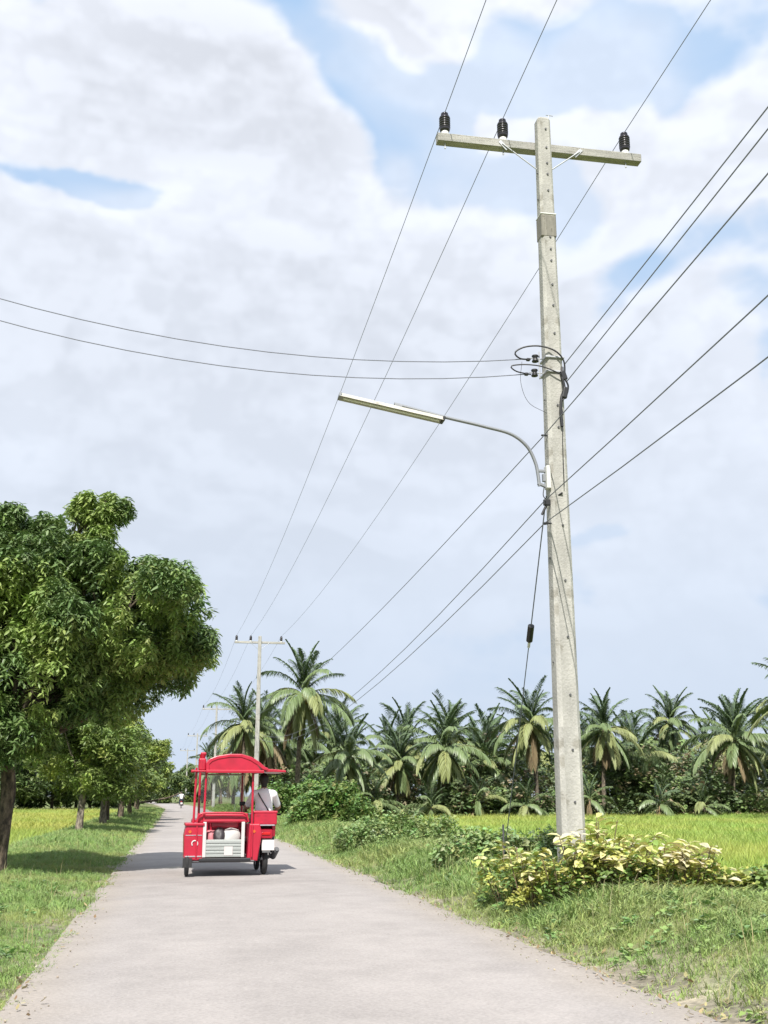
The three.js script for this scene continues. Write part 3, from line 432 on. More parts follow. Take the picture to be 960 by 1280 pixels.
// croton hedge round the pole: each plant has stems, single yellow leaves and green lower foliage
{
  const variants = [0, 1, 2].map((v) => { const pos = [], idx = []; leafInto(pos, idx, new THREE.Vector3(), new THREE.Vector3(1, 0.25, 0), new THREE.Vector3(0, 1, 0), 0.115 + v * 0.02, 0.052 + v * 0.008, 0.18 + v * 0.12); const g = new THREE.BufferGeometry(); g.setAttribute('position', new THREE.Float32BufferAttribute(pos, 3)); g.setIndex(idx); g.computeVertexNormals(); return g; });
  const leafMats = [[0.58, 0.57, 0.19], [0.64, 0.60, 0.28], [0.42, 0.50, 0.13], [0.66, 0.59, 0.40], [0.27, 0.40, 0.10]].map((c) => phys(c, 0.45, { transmission: 0.3 }));
  const twig = std([0.16, 0.12, 0.07], 0.9);
  const plants = [[3.9, -12.3, 0.66, 0.30, 190, 'pale yellow croton farthest from the weeds, at the road end of the hedge'], [4.2, -12.05, 0.58, 0.30, 110, 'mostly green croton between the yellow ones, just short of the pole'], [4.46, -12.1, 0.62, 0.32, 230, 'yellow croton right in front of the pole foot'], [4.84, -11.95, 0.58, 0.34, 260, 'full yellow croton just past the pole foot'], [5.22, -11.9, 0.50, 0.32, 230, 'low cream and yellow croton in the middle of the far hedge half'], [5.54, -11.8, 0.54, 0.32, 260, 'dense cream yellow croton near the weeds'], [5.9, -11.6, 0.32, 0.28, 130, 'small sparse croton at the weedy end of the hedge'], [4.8, -12.65, 0.74, 0.30, 130, 'taller croton beside the pole on its field side'], [3.9, -13.2, 0.62, 0.36, 170, 'yellow green croton behind the road end of the hedge']];
  plants.forEach(([x, z, h, r, n, label], pi) => {
    const R = rng(900 + pi), gy = groundY(x, z), t = thing('croton_shrub', label, 'shrub', [x, gy, z], 0, 'croton hedge round the pole'), stems = [], low = [], tips = [];
    const ns = 16; for (let k = 0; k < ns; k++) { const a = k / ns * 6.28 + R(), q = Math.sqrt(R()) * r * 1.2, top = [Math.cos(a) * q, h * (0.5 + R() * 0.6), Math.sin(a) * q]; stems.push(taperTube([[top[0] * 0.3, -0.06, top[2] * 0.3], [top[0] * 0.7, top[1] * 0.5, top[2] * 0.7], top], [0.009, 0.007, 0.005], 5, 5)); tips.push(top); }
    part('stems', stems, twig, t);
    for (let k = 0; k < n; k++) { const s = tips[Math.floor(R() * ns)], q = 1 - R() * R() * 0.7, m = part('leaf', variants[Math.floor(R() * 3)], leafMats[pi === 1 || pi === 8 ? [0, 2, 4, 2, 1][Math.floor(R() * 5)] : pi === 4 || pi === 5 ? [1, 3, 0, 1, 3][Math.floor(R() * 5)] : [0, 1, 0, 3, 2, 1, 0, 4][Math.floor(R() * 8)]], t); m.position.set(s[0] * (0.7 * q + 0.3), s[1] * q, s[2] * (0.7 * q + 0.3)); m.rotation.set((R() - 0.5) * 0.9, R() * 6.28, 0.5 - R() * 0.9, 'YXZ'); m.scale.setScalar(0.75 + R() * 0.5); }
    for (let k = 0; k < 48; k++) { const a = R() * 6.28, q = Math.sqrt(R()) * r * 1.05; low.push({ m: M4(Math.cos(a) * q, 0.03 + R() * h * 0.68, Math.sin(a) * q, 0.42 + R() * 0.3, R() * 6.28, R() - 0.5, R() - 0.5), c: jit(R, R() < 0.62 ? [0.46, 0.47, 0.12] : [0.15, 0.25, 0.06], 0.4) }); }
    copies('foliage', bushGeo, leafMat, low, t);
  });
}
console.log('shrubs done');

// ------------------------------------------------------------------ utility poles
const concrete = std([0.55, 0.55, 0.535], 0.9, { map: concreteTex, bumpMap: grainBump, bumpScale: 0.006 });
const steel = std([0.42, 0.43, 0.44], 0.5, { metalness: 0.7 }), darkSteel = std([0.10, 0.10, 0.105], 0.6, { metalness: 0.3 }), black = std([0.018, 0.018, 0.02], 0.45), ceramicBlack = std([0.022, 0.02, 0.025], 0.25), whiteCap = std([0.62, 0.62, 0.60], 0.6), galv = std([0.24, 0.25, 0.265], 0.55, { metalness: 0.5 }), wireMat = std([0.17, 0.18, 0.22], 0.6);
function poleShaft(H, w0, w1) {
  const ring = (w, y) => { const c = w * 0.17, h = w / 2; return [[-h + c, h], [h - c, h], [h, h - c], [h, -h + c], [h - c, -h], [-h + c, -h], [-h, -h + c], [-h, h - c]].map(([x, z]) => [x, y, z]); };
  const pos = [], uv = [], N = 40, rows = []; for (let i = 0; i <= N; i++) { const t = i / N, y = -0.4 + (H + 0.4) * t; rows.push(ring(mix(w0, w1, t), y)); }
  rows.push(ring(w1 - 0.035, H + 0.03));
  for (let i = 0; i < rows.length - 1; i++) for (let j = 0; j < 8; j++) { const a = rows[i][j], b = rows[i][(j + 1) % 8], c = rows[i + 1][j], d = rows[i + 1][(j + 1) % 8], u = j * 0.31, e = u + Math.hypot(b[0] - a[0], b[2] - a[2]); pos.push(...a, ...b, ...d, ...a, ...d, ...c); uv.push(u, a[1], e, b[1], e, d[1], u, a[1], e, d[1], u, c[1]); }
  const T = rows.at(-1); for (let j = 1; j < 7; j++) { pos.push(...T[0], ...T[j], ...T[j + 1]); uv.push(T[0][0], T[0][2], T[j][0], T[j][2], T[j + 1][0], T[j + 1][2]); }
  const g = new THREE.BufferGeometry(); g.setAttribute('position', new THREE.Float32BufferAttribute(pos, 3)); g.setAttribute('uv', new THREE.Float32BufferAttribute(uv.map((v) => v * 0.55), 2)); g.computeVertexNormals(); return g;
}
const W0 = 0.30, W1 = 0.185, HP = 10.12;
const insulatorGeo = (() => { const p = [[0, 0.05], [0.05, 0.05], [0.068, 0.07], [0.075, 0.10]]; for (let i = 0; i < 5; i++) { const y = 0.10 + i * 0.035; p.push([0.068, y + 0.004], [0.078, y + 0.014], [0.078, y + 0.024], [0.066, y + 0.032]); } p.push([0.07, 0.285], [0.052, 0.30], [0.04, 0.305], [0.052, 0.32], [0.05, 0.34], [0, 0.345]); return new THREE.LatheGeometry(p.map(([r, y]) => new THREE.Vector2(r, y)), 18); })();
const ARM_Y = 9.79, INS = [-1.36, -0.53, 1.27], WIRE_Y = ARM_Y + 0.07 + 0.33;
const holeY = [9.95, 9.66, 9.42, 9.25, 9.0, 8.3, 8.12, 7.95, 7.6, 7.3, 6.9, 5.9, 5.6, 4.3, 3.6, 2.9, 2.2, 1.55, 0.95];
function utilityPole(label, [x, y, z], group, full) {
  const t = thing('utility_pole', label, 'utility pole', [x, y, z], 0, group), f = (h) => mix(W0, W1, (h + 0.4) / (HP + 0.4)) / 2;
  part('shaft', poleShaft(HP, W0, W1), concrete, t);
  const arm = part('crossarm', at(box(2.96, 0.12, 0.14, 0.008), 0.01, ARM_Y, -f(ARM_Y) - 0.07), concrete, t);
  for (const dx of INS) { const i = part('insulator', at(insulatorGeo.clone(), dx, ARM_Y + 0.055, -f(ARM_Y) - 0.055), ceramicBlack, arm); i.name = 'insulator'; part('insulator_base', at(cyl(0.052, 0.056, 0.05, 16), dx, ARM_Y + 0.082, -f(ARM_Y) - 0.055), whiteCap, arm); if (full) part('bolt', at(cyl(0.011, 0.011, 0.24, 8), dx, ARM_Y - 0.03, -f(ARM_Y) - 0.055), steel, arm); }
  for (const s of [-1, 1]) part('brace', [bar([s * 0.56, ARM_Y - 0.02, -f(ARM_Y) + 0.012], [s * 0.08, ARM_Y - 0.42, -0.02], 0.009), at(box(0.05, 0.16, 0.006, 0.002), s * 0.54, ARM_Y - 0.04, -f(ARM_Y) + 0.006, 0, 0, s * -0.75)], steel, t);
  if (full) {
    for (const h of holeY) part('bolt', at(cyl(0.014, 0.014, 0.02, 8), 0.012, h, f(h) + 0.004, Math.PI / 2), darkSteel, t);
    for (const h of [9.3, 8.9, 6.0, 5.0, 3.9, 2.6]) part('bolt', at(cyl(0.012, 0.012, 0.02, 8), -f(h) - 0.004, h, 0.01, 0, 0, Math.PI / 2), darkSteel, t);
    part('repair_band', box(2 * f(8.5) + 0.014, 0.33, 2 * f(8.5) + 0.014, 0.02).translate(0, 8.47, 0), std([0.30, 0.29, 0.26], 0.9, { map: concreteTex }), t);
    part('band_strap', box(2 * f(8.65) + 0.022, 0.018, 2 * f(8.65) + 0.022, 0.01).translate(0, 8.645, 0), whiteCap, t);
    part('lightning_rod', [bar([0.07, HP - 0.1, 0], [0.10, HP + 0.12, 0], 0.006, 6), bar([0.06, HP + 0.12, 0], [0.16, HP + 0.115, 0], 0.006, 6)], steel, t);
  }
  return t;
}
const poles = [[4.6, 0.28, -12.9], [4.45, 0.28, -65], [3.75, 0.24, -117], [2.75, 0.2, -170], [1.85, 0.15, -225]];
utilityPole('tall concrete utility pole standing in the croton hedge, carrying the street light', poles[0], undefined, true);
utilityPole('concrete utility pole beside the tall ragged palm', poles[1]);
utilityPole('far concrete utility pole seen through the sidecar roof posts', poles[2]);
utilityPole('distant concrete utility pole rising over the sidecar roof horn', poles[3]);
utilityPole('farthest concrete utility pole near the bend of the road', poles[4]);

// low voltage rack on the near pole
const P1 = poles[0], rackX = P1[0] - 0.16;
{
  const t = thing('wire_rack', 'small steel rack with black spool insulators clamped to the near pole above the street light', 'wire rack', [P1[0], P1[1], P1[2]]);
  part('strap', [box(0.255, 0.03, 0.27, 0.01).translate(0, 6.56, 0), box(0.255, 0.03, 0.27, 0.01).translate(0, 6.36, 0)], steel, t);
  part('bracket', [bar([-0.18, 6.28, 0.02], [-0.18, 6.66, 0.02], 0.009), bar([-0.11, 6.56, 0.02], [-0.30, 6.56, 0.02], 0.008), bar([-0.11, 6.36, 0.02], [-0.32, 6.36, 0.02], 0.008)], steel, t);
  for (const [x, y] of [[-0.235, 6.56], [-0.25, 6.36]]) part('spool_insulator', at(new THREE.LatheGeometry([[0.012, -0.045], [0.042, -0.045], [0.045, -0.03], [0.03, -0.012], [0.03, 0.012], [0.045, 0.03], [0.042, 0.045], [0.012, 0.045]].map(([a, b]) => new THREE.Vector2(a, b)), 14), x, y, 0.02), black, t);
  // loops that jump round the pole to the run of wires
  part('jumper_loop', [tube([[-0.30, 6.545, 0.02], [-0.46, 6.54, 0.05], [-0.52, 6.60, 0.06], [-0.42, 6.68, 0.07], [-0.2, 6.70, 0.12], [0.0, 6.62, 0.17], [0.10, 6.5, 0.17], [0.125, 6.3, 0.13]], 0.011, 40, 7), tube([[-0.30, 6.335, 0.02], [-0.52, 6.36, 0.05], [-0.58, 6.41, 0.06], [-0.44, 6.44, 0.08], [-0.2, 6.41, 0.14], [0.0, 6.33, 0.17], [0.06, 6.3, 0.17]], 0.009, 40, 7), tube([[-0.42, 6.5, 0.03], [-0.45, 6.2, 0.05], [-0.36, 5.92, 0.08], [-0.14, 5.78, 0.12]], 0.003, 24, 5)], black, t);
  part('clamp', [at(box(0.05, 0.035, 0.05, 0.01), -0.33, 6.54, 0.02), at(box(0.05, 0.035, 0.05, 0.01), -0.36, 6.335, 0.02)], black, t);
  part('cable_bundle', [tube([[0.09, 6.42, 0.13], [0.08, 6.28, 0.15], [0.10, 6.12, 0.15], [0.06, 6.0, 0.15], [0.04, 5.82, 0.15], [0.05, 5.6, 0.15]], 0.02, 24, 7), at(box(0.07, 0.13, 0.05, 0.015), 0.10, 6.3, 0.15, 0, 0, 0.3), at(box(0.075, 0.16, 0.05, 0.02), 0.105, 6.06, 0.155, 0, 0, -0.2), tube([[0.11, 6.25, 0.16], [0.15, 6.16, 0.16], [0.12, 6.02, 0.16], [0.05, 5.92, 0.15], [0.06, 5.75, 0.16]], 0.012, 24, 6), tube([[0.06, 5.7, 0.15], [0.045, 5.3, 0.155], [0.04, 4.8, 0.16]], 0.006, 16, 6)], black, t);
}
{
  const t = thing('wire_clamp', 'black wire clamps on the pole below the street light bracket', 'wire clamp', [P1[0], P1[1], P1[2]]);
  part('clamp_body', [at(box(0.09, 0.08, 0.05, 0.012), -0.17, 4.60, 0.08), at(box(0.06, 0.035, 0.04, 0.01), -0.19, 4.33, 0.08, 0, 0, 0.2)], black, t);
  part('hook', [bar([-0.12, 4.63, 0.05], [0.02, 4.72, 0.145], 0.012), bar([-0.18, 4.56, 0.08], [-0.24, 4.44, 0.08], 0.016), bar([-0.1, 4.33, 0.08], [-0.17, 4.33, 0.08], 0.01), at(box(0.08, 0.02, 0.03, 0.006), -0.16, 5.5, 0.05)], black, t);
}

// street light: curved arm with a fluorescent batten
{
  const t = thing('street_light', 'street light with a long fluorescent batten on a thin curved arm', 'street light', [P1[0], P1[1], P1[2]]);
  part('arm', tube([[-0.25, 4.82, 0.05], [-0.265, 4.98, 0.05], [-0.29, 5.12, 0.05], [-0.39, 5.33, 0.05], [-0.58, 5.48, 0.05], [-0.95, 5.57, 0.05], [-1.47, 5.665, 0.05], [-2.12, 5.80, 0.05]], 0.021, 60, 10), galv, t);
  part('bracket', [at(box(0.13, 0.035, 0.035, 0.006), -0.205, 5.02, 0.05), at(box(0.15, 0.035, 0.04, 0.006), -0.2, 4.83, 0.05, 0, 0, -0.35), at(box(0.05, 0.10, 0.05, 0.006), -0.18, 4.93, 0.05)], galv, t);
  part('ballast_box', at(box(0.055, 0.30, 0.11, 0.008), -0.145, 4.93, 0.07), std([0.52, 0.52, 0.50], 0.6), t);
  const L = 1.34, tilt = -0.175, prof = [[-0.085, -0.02], [-0.045, 0.035], [0.045, 0.035], [0.085, -0.02], [0.081, -0.022], [0.04, 0.028], [-0.04, 0.028], [-0.081, -0.022]];
  const h = extrudeXY(prof, -L / 2, L / 2, 0); h.rotateY(Math.PI / 2);
  const F = [-2.155, 5.735, 0.05];
  part('housing', at(h, ...F, 0, 0, tilt), std([0.72, 0.71, 0.66], 0.5, { map: rep(concreteTex, 1) }), t);
  part('tube_lamp', at(at(cyl(0.016, 0.016, L - 0.1, 12), 0, 0, 0, 0, 0, Math.PI / 2), F[0], F[1] - 0.012, F[2], 0, 0, tilt), phys([0.72, 0.72, 0.68], 0.25), t);
  for (const s of [-1, 1]) part('end_cap', at(at(box(0.03, 0.055, 0.165, 0.004), s * L / 2, 0.005, 0), ...F, 0, 0, tilt), s > 0 ? black : galv, t);
  part('mounting_clip', at(at(box(0.10, 0.03, 0.05, 0.006), 0.08, 0.05, 0), ...F, 0, 0, tilt), galv, t);
  part('feed_cable', tube([[-0.2, 4.8, 0.08], [-0.215, 4.68, 0.09], [-0.17, 4.62, 0.09]], 0.006, 12, 6), black, t);
}
// stay wire with its insulator, running back along the line to the anchor
{
  const a = [P1[0] - 0.13, 5.0, P1[2] - 0.05], b = [5.15, 0.36, -17.6], q = 0.315, m = a.map((v, i) => mix(v, b[i], q)), n = a.map((v, i) => mix(v, b[i], q + 0.035)), c = a.map((v, i) => mix(v, b[i], q - 0.004));
  const t = thing('stay_wire', 'steel stay wire with a black egg insulator, running from the near pole to the verge', 'stay wire', [0, 0, 0]);
  part('cable', [bar(a, m, 0.008, 7), bar(n, b, 0.007, 7)], wireMat, t);
  part('insulator', (() => { const g = bar(c, n, 0.045, 14); return g; })(), black, t);
  part('clamp', bar(n, a.map((v, i) => mix(v, b[i], q + 0.052)), 0.02, 8), whiteCap, t);
  part('anchor_rod', [bar([b[0], b[1] - 0.4, b[2]], [b[0] - 0.02, b[1] + 0.5, b[2] + 0.06], 0.016, 8)], darkSteel, t);
}
// conductors: continuous wires over the poles
function wire(label, pts, sags, r = 0.0065, group, name = 'power_line') {
  const path = []; pts.forEach((p, i) => { if (i === pts.length - 1) { path.push(V(p)); return; } const q = pts[i + 1], N = 18; for (let k = 0; k < N; k++) { const s = k / N; path.push(new THREE.Vector3(mix(p[0], q[0], s), mix(p[1], q[1], s) - 4 * sags[i] * s * (1 - s), mix(p[2], q[2], s))); } });
  const cp = new THREE.CurvePath(); for (let i = 0; i < path.length - 1; i++) cp.add(new THREE.LineCurve3(path[i], path[i + 1]));
  const segs = []; for (let i = 0; i < path.length - 1; i++) segs.push(bar(path[i].toArray(), path[i + 1].toArray(), r, 5));
  return single(name, segs, wireMat, label, 'power line', group);
}
const hv = ['power line on the outermost insulators of the crossarms, on the road side', 'power line on the insulators just road side of the pole tops', 'power line on the insulators over the field end of the crossarms'];
INS.forEach((dx, i) => wire(hv[i], [[3.6 + dx, 11.2, 40], ...poles.slice(0, 5).map(([x, y, z]) => [x + dx, y + WIRE_Y - (z < -13 ? 0 : 0), z - 0.15])], [0.3, 0.7, 0.7, 0.7, 0.8], 0.0055));
const lv = [['insulated line leaving the black cable bundle on the near pole, highest of the low runs', 0.13, 6.75, 0.62, false], ['insulated line leaving the lower end of the black cable bundle on the near pole', 0.14, 6.50, 0.4, false], ['thin line passing the near pole just above the street light bracket', -0.19, 5.75, 0.42, true, 0.55], ['slack line tied to the upper black clamp below the street light bracket', -0.2, 4.90, 0.55, true, 1.35], ['slack line tied to the lower black clamp below the street light bracket', -0.21, 4.61, 0.95, true, 1.25]];
lv.forEach(([label, dx, y, sag, on, sag2]) => { const a = [P1[0] + dx, y, P1[2] + (on ? 0.08 : 0.15)], back = [P1[0] + dx - 2.8, y + 1.3, 39]; wire(label, on ? [back, a, [poles[1][0] + dx, y + 0.05, poles[1][2] + 0.1]] : [back, a], on ? [sag, sag2] : [sag], 0.0065); });
wire('upper of the two service lines crossing above the road to the street light pole', [[-5.9, 8.2, -12.7], [P1[0] - 0.33, 6.83, P1[2] + 0.02]], [0.72], 0.007);
wire('lower of the two service lines crossing above the road to the street light pole', [[-5.9, 7.92, -12.7], [P1[0] - 0.36, 6.615, P1[2] + 0.02]], [0.74], 0.007);
console.log('poles done');

// ------------------------------------------------------------------ people: tapered bones joined smoothly
function sdfMesh(bones, lo, hi, cell, k = 0.03) {
  const size = [0, 1, 2].map((i) => hi[i] - lo[i]), half = Math.max(...size) / 2, c = [0, 1, 2].map((i) => (lo[i] + hi[i]) / 2), res = Math.min(150, Math.ceil(half * 2 / cell) + 4);
  const mc = new MarchingCubes(res, new THREE.MeshBasicMaterial(), false, false, 90000); mc.isolation = 0; mc.reset?.();
  const hs = res / 2, S = half * 1.06; const F = mc.field;
  const D = (x, y, z, b) => { const ax = b.a[0], ay = b.a[1], az = b.a[2], dx = b.b[0] - ax, dy = b.b[1] - ay, dz = b.b[2] - az, L = dx * dx + dy * dy + dz * dz || 1e-9, t = clamp(((x - ax) * dx + (y - ay) * dy + (z - az) * dz) / L), sx = b.s?.[0] ?? 1, sz = b.s?.[2] ?? 1, sy = b.s?.[1] ?? 1; return Math.hypot((x - ax - dx * t) / sx, (y - ay - dy * t) / sy, (z - az - dz * t) / sz) - mix(b.r[0], b.r[1], t); };
  for (let kz = 0; kz < res; kz++) for (let ky = 0; ky < res; ky++) for (let kx = 0; kx < res; kx++) {
    const x = c[0] + (kx - hs) / hs * S, y = c[1] + (ky - hs) / hs * S, z = c[2] + (kz - hs) / hs * S; let d = 1;
    for (const b of bones) { const q = D(x, y, z, b); if (b.k0) { d = Math.min(d, q); continue; } const h = Math.max(k - Math.abs(d - q), 0) / k; d = Math.min(d, q) - h * h * k * 0.25; }
    F[kx + ky * res + kz * res * res] = -d;
  }
  mc.update();
  const n = mc.count ?? mc.geometry.drawRange.count, pos = new Float32Array(n * 3), col = new Float32Array(n * 3);
  for (let i = 0; i < n; i++) { const x = c[0] + mc.positionArray[i * 3] * S, y = c[1] + mc.positionArray[i * 3 + 1] * S, z = c[2] + mc.positionArray[i * 3 + 2] * S; pos.set([x, y, z], i * 3); let best = 9, cc = [1, 1, 1]; for (const b of bones) { const q = D(x, y, z, b); if (q < best) { best = q; cc = b.c; } } col.set(cc, i * 3); }
  let g = new THREE.BufferGeometry(); g.setAttribute('position', new THREE.BufferAttribute(pos, 3)); g.setAttribute('color', new THREE.BufferAttribute(col, 3)); g = mergeVertices(g, 1e-5); g.computeVertexNormals(); return g;
}
const SKIN = [0.33, 0.19, 0.12], SHIRT = [0.78, 0.76, 0.77], PANTS = [0.035, 0.04, 0.06], SHOE = [0.03, 0.028, 0.026], HAIR = [0.012, 0.011, 0.011];
const B = (a, b, r0, r1, c, s) => ({ a, b, r: [r0, r1], c, s });
function hand(o, dir, sgn, c) {                            // palm and five curled fingers around a grip lying along x
  const [x, y, z] = o, out = [B([x, y, z], [x, y + 0.005, z - 0.06], 0.026, 0.03, c)];
  for (let i = 0; i < 4; i++) { const fx = x + (i - 1.5) * 0.019, l = [0.9, 1, 0.95, 0.78][i]; out.push(B([fx, y + 0.012, z - 0.07], [fx, y + 0.006, z - 0.105 * l], 0.0095, 0.009, c), B([fx, y + 0.006, z - 0.105 * l], [fx, y - 0.03, z - 0.10 * l], 0.009, 0.0085, c), B([fx, y - 0.03, z - 0.10 * l], [fx, y - 0.04, z - 0.075], 0.0085, 0.008, c)); }
  out.push(B([x - sgn * 0.025, y - 0.01, z - 0.02], [x - sgn * 0.04, y - 0.022, z - 0.055], 0.012, 0.011, c), B([x - sgn * 0.04, y - 0.022, z - 0.055], [x - sgn * 0.028, y - 0.04, z - 0.08], 0.011, 0.009, c));
  return out;
}
function rider(label, pos, turn, shirt, coarse, seatY = 0.8) {
  const t = thing('person', label, 'person', pos, turn), y0 = seatY + 0.09, bones = [];
  bones.push(B([0, y0, 0.02], [0, y0 + 0.2, 0.0], 0.135, 0.13, shirt, [1.12, 1, 0.85]), B([0, y0 + 0.2, 0], [0, y0 + 0.43, -0.03], 0.13, 0.135, shirt, [1.22, 1, 0.8]), B([-0.15, y0 + 0.475, -0.04], [0.15, y0 + 0.475, -0.04], 0.068, 0.068, shirt), B([0, y0 + 0.48, -0.04], [0.0, y0 + 0.6, -0.06], 0.058, 0.052, SKIN));
  bones.push(B([-0.075, y0 - 0.02, 0.02], [0.075, y0 - 0.02, 0.02], 0.13, 0.13, PANTS));
  const hands = [];
  for (const s of [-1, 1]) {
    const sh = [s * 0.185, y0 + 0.46, -0.04], el = [s * 0.29, y0 + 0.24, -0.22], wr = [s * 0.295, y0 + 0.18, -0.46];
    bones.push(B(sh, [mix(sh[0], el[0], 0.75), mix(sh[1], el[1], 0.75), mix(sh[2], el[2], 0.75)], 0.062, 0.056, shirt), B(sh, el, 0.05, 0.043, SKIN), B(el, wr, 0.042, 0.028, SKIN));
    hands.push([s, wr]);
    const hp = [s * 0.095, y0 - 0.03, -0.02], kn = [s * 0.19, y0 - 0.1, -0.42], an = [s * 0.2, y0 - 0.5, -0.24];
    bones.push(B(hp, kn, 0.092, 0.062, PANTS), B(kn, an, 0.06, 0.042, PANTS), B([an[0], an[1] - 0.04, an[2] + 0.03], [an[0] + s * 0.01, an[1] - 0.055, an[2] - 0.15], 0.042, 0.036, SHOE));
  }
  const body = sdfMesh(bones, [-0.42, y0 - 0.68, -0.62], [0.42, y0 + 0.68, 0.22], coarse ? 0.03 : 0.0125, 0.045), list = [body];
  const hx = 0, hy = y0 + 0.715, hz = -0.075;
  const head = [B([hx, hy + 0.02, hz], [hx, hy + 0.025, hz + 0.015], 0.09, 0.09, SKIN, [0.86, 1.08, 1]), B([hx, hy - 0.05, hz - 0.03], [hx, hy - 0.075, hz - 0.045], 0.062, 0.048, SKIN), B([hx, hy - 0.005, hz - 0.095], [hx, hy - 0.03, hz - 0.112], 0.011, 0.015, SKIN), B([hx, hy - 0.06, hz], [hx, hy - 0.13, hz + 0.02], 0.05, 0.052, SKIN)];
  for (const s of [-1, 1]) head.push(B([s * 0.08, hy + 0.015, hz + 0.005], [s * 0.084, hy - 0.02, hz], 0.016, 0.011, SKIN, [0.6, 1, 1]), B([s * 0.031, hy + 0.008, hz - 0.078], [s * 0.033, hy + 0.008, hz - 0.078], 0.0125, 0.0125, [0.25, 0.2, 0.18]));
  head.push(B([-0.022, hy - 0.063, hz - 0.085], [0.022, hy - 0.063, hz - 0.085], 0.008, 0.008, [0.3, 0.12, 0.1]));
  list.push(sdfMesh(head, [hx - 0.12, hy - 0.17, hz - 0.14], [hx + 0.12, hy + 0.14, hz + 0.12], coarse ? 0.02 : 0.006, 0.02));
  if (!coarse) for (const [s, w] of hands) list.push(sdfMesh(hand([w[0], w[1], w[2] + 0.01], 0, s, SKIN), [w[0] - 0.07, w[1] - 0.07, w[2] - 0.13], [w[0] + 0.07, w[1] + 0.07, w[2] + 0.05], 0.003, 0.008));
  else for (const [s, w] of hands) list.push(sdfMesh(hand([w[0], w[1], w[2] + 0.01], 0, s, SKIN), [w[0] - 0.07, w[1] - 0.07, w[2] - 0.13], [w[0] + 0.07, w[1] + 0.07, w[2] + 0.05], 0.006, 0.008));
  part('body', list, std([1, 1, 1], 0.85, { vertexColors: true }), t);
  const hair = [B([hx, hy + 0.035, hz + 0.012], [hx, hy + 0.03, hz + 0.02], 0.098, 0.098, HAIR, [0.9, 1.02, 1]), B([hx, hy, hz + 0.05], [hx, hy - 0.085, hz + 0.055], 0.07, 0.05, HAIR, [1.1, 1, 0.8])];
  part('hair', sdfMesh(hair, [hx - 0.12, hy - 0.16, hz - 0.11], [hx + 0.12, hy + 0.16, hz + 0.14], coarse ? 0.02 : 0.007, 0.03), std(HAIR, 0.6), t);
  return { t, y0 };
}

// ------------------------------------------------------------------ sidecar motorcycle (local: rear wheel foot at the origin, forward is -z)
const redPaint = phys([0.46, 0.006, 0.032], 0.42, { clearcoat: 0.35, clearcoatRoughness: 0.3, map: rep(earthTexLight(), 1) }), rubber = std([0.022, 0.022, 0.023], 0.85), chrome = std([0.6, 0.6, 0.62], 0.25, { metalness: 0.9 }), alu = std([0.40, 0.42, 0.40], 0.42, { metalness: 0.5 }), whitePaint = phys([0.50, 0.46, 0.45], 0.5), engineGrey = std([0.09, 0.09, 0.095], 0.5, { metalness: 0.6 }), seatVinyl = std([0.03, 0.028, 0.028], 0.55);
function earthTexLight() { return tex8(256, (u, v) => { const n = fbmP(u, v, 6, 4, 71), dust = sstep(0.52, 0.70, fbmP(u, v, 4, 5, 77)), l = 0.90 + (n - 0.5) * 0.3; return [l, l + dust * 0.06, l + dust * 0.03]; }); }
function wheel(parent, x, z, r, w, name = 'wheel') {
  const g = part(name, (() => { const t = new THREE.TorusGeometry(r - w / 2, w / 2, 10, 36); t.scale(1, 1, 1.0); t.rotateY(Math.PI / 2); return at(t, x, r, z); })(), rubber, parent);
  const rim = new THREE.TorusGeometry(r - w * 0.98, 0.014, 8, 32); rim.rotateY(Math.PI / 2);
  part('rim', [at(rim, x, r, z), at(cyl(0.045, 0.045, w * 1.1, 14), x, r, z, 0, 0, Math.PI / 2), ...Array.from({ length: 12 }, (_, i) => { const a = i * Math.PI / 6; return bar([x + (i % 2 ? 0.02 : -0.02), r + Math.cos(a) * 0.04, z + Math.sin(a) * 0.04], [x, r + Math.cos(a) * (r - w), z + Math.sin(a) * (r - w)], 0.004, 5); })], chrome, g);
  return g;
}
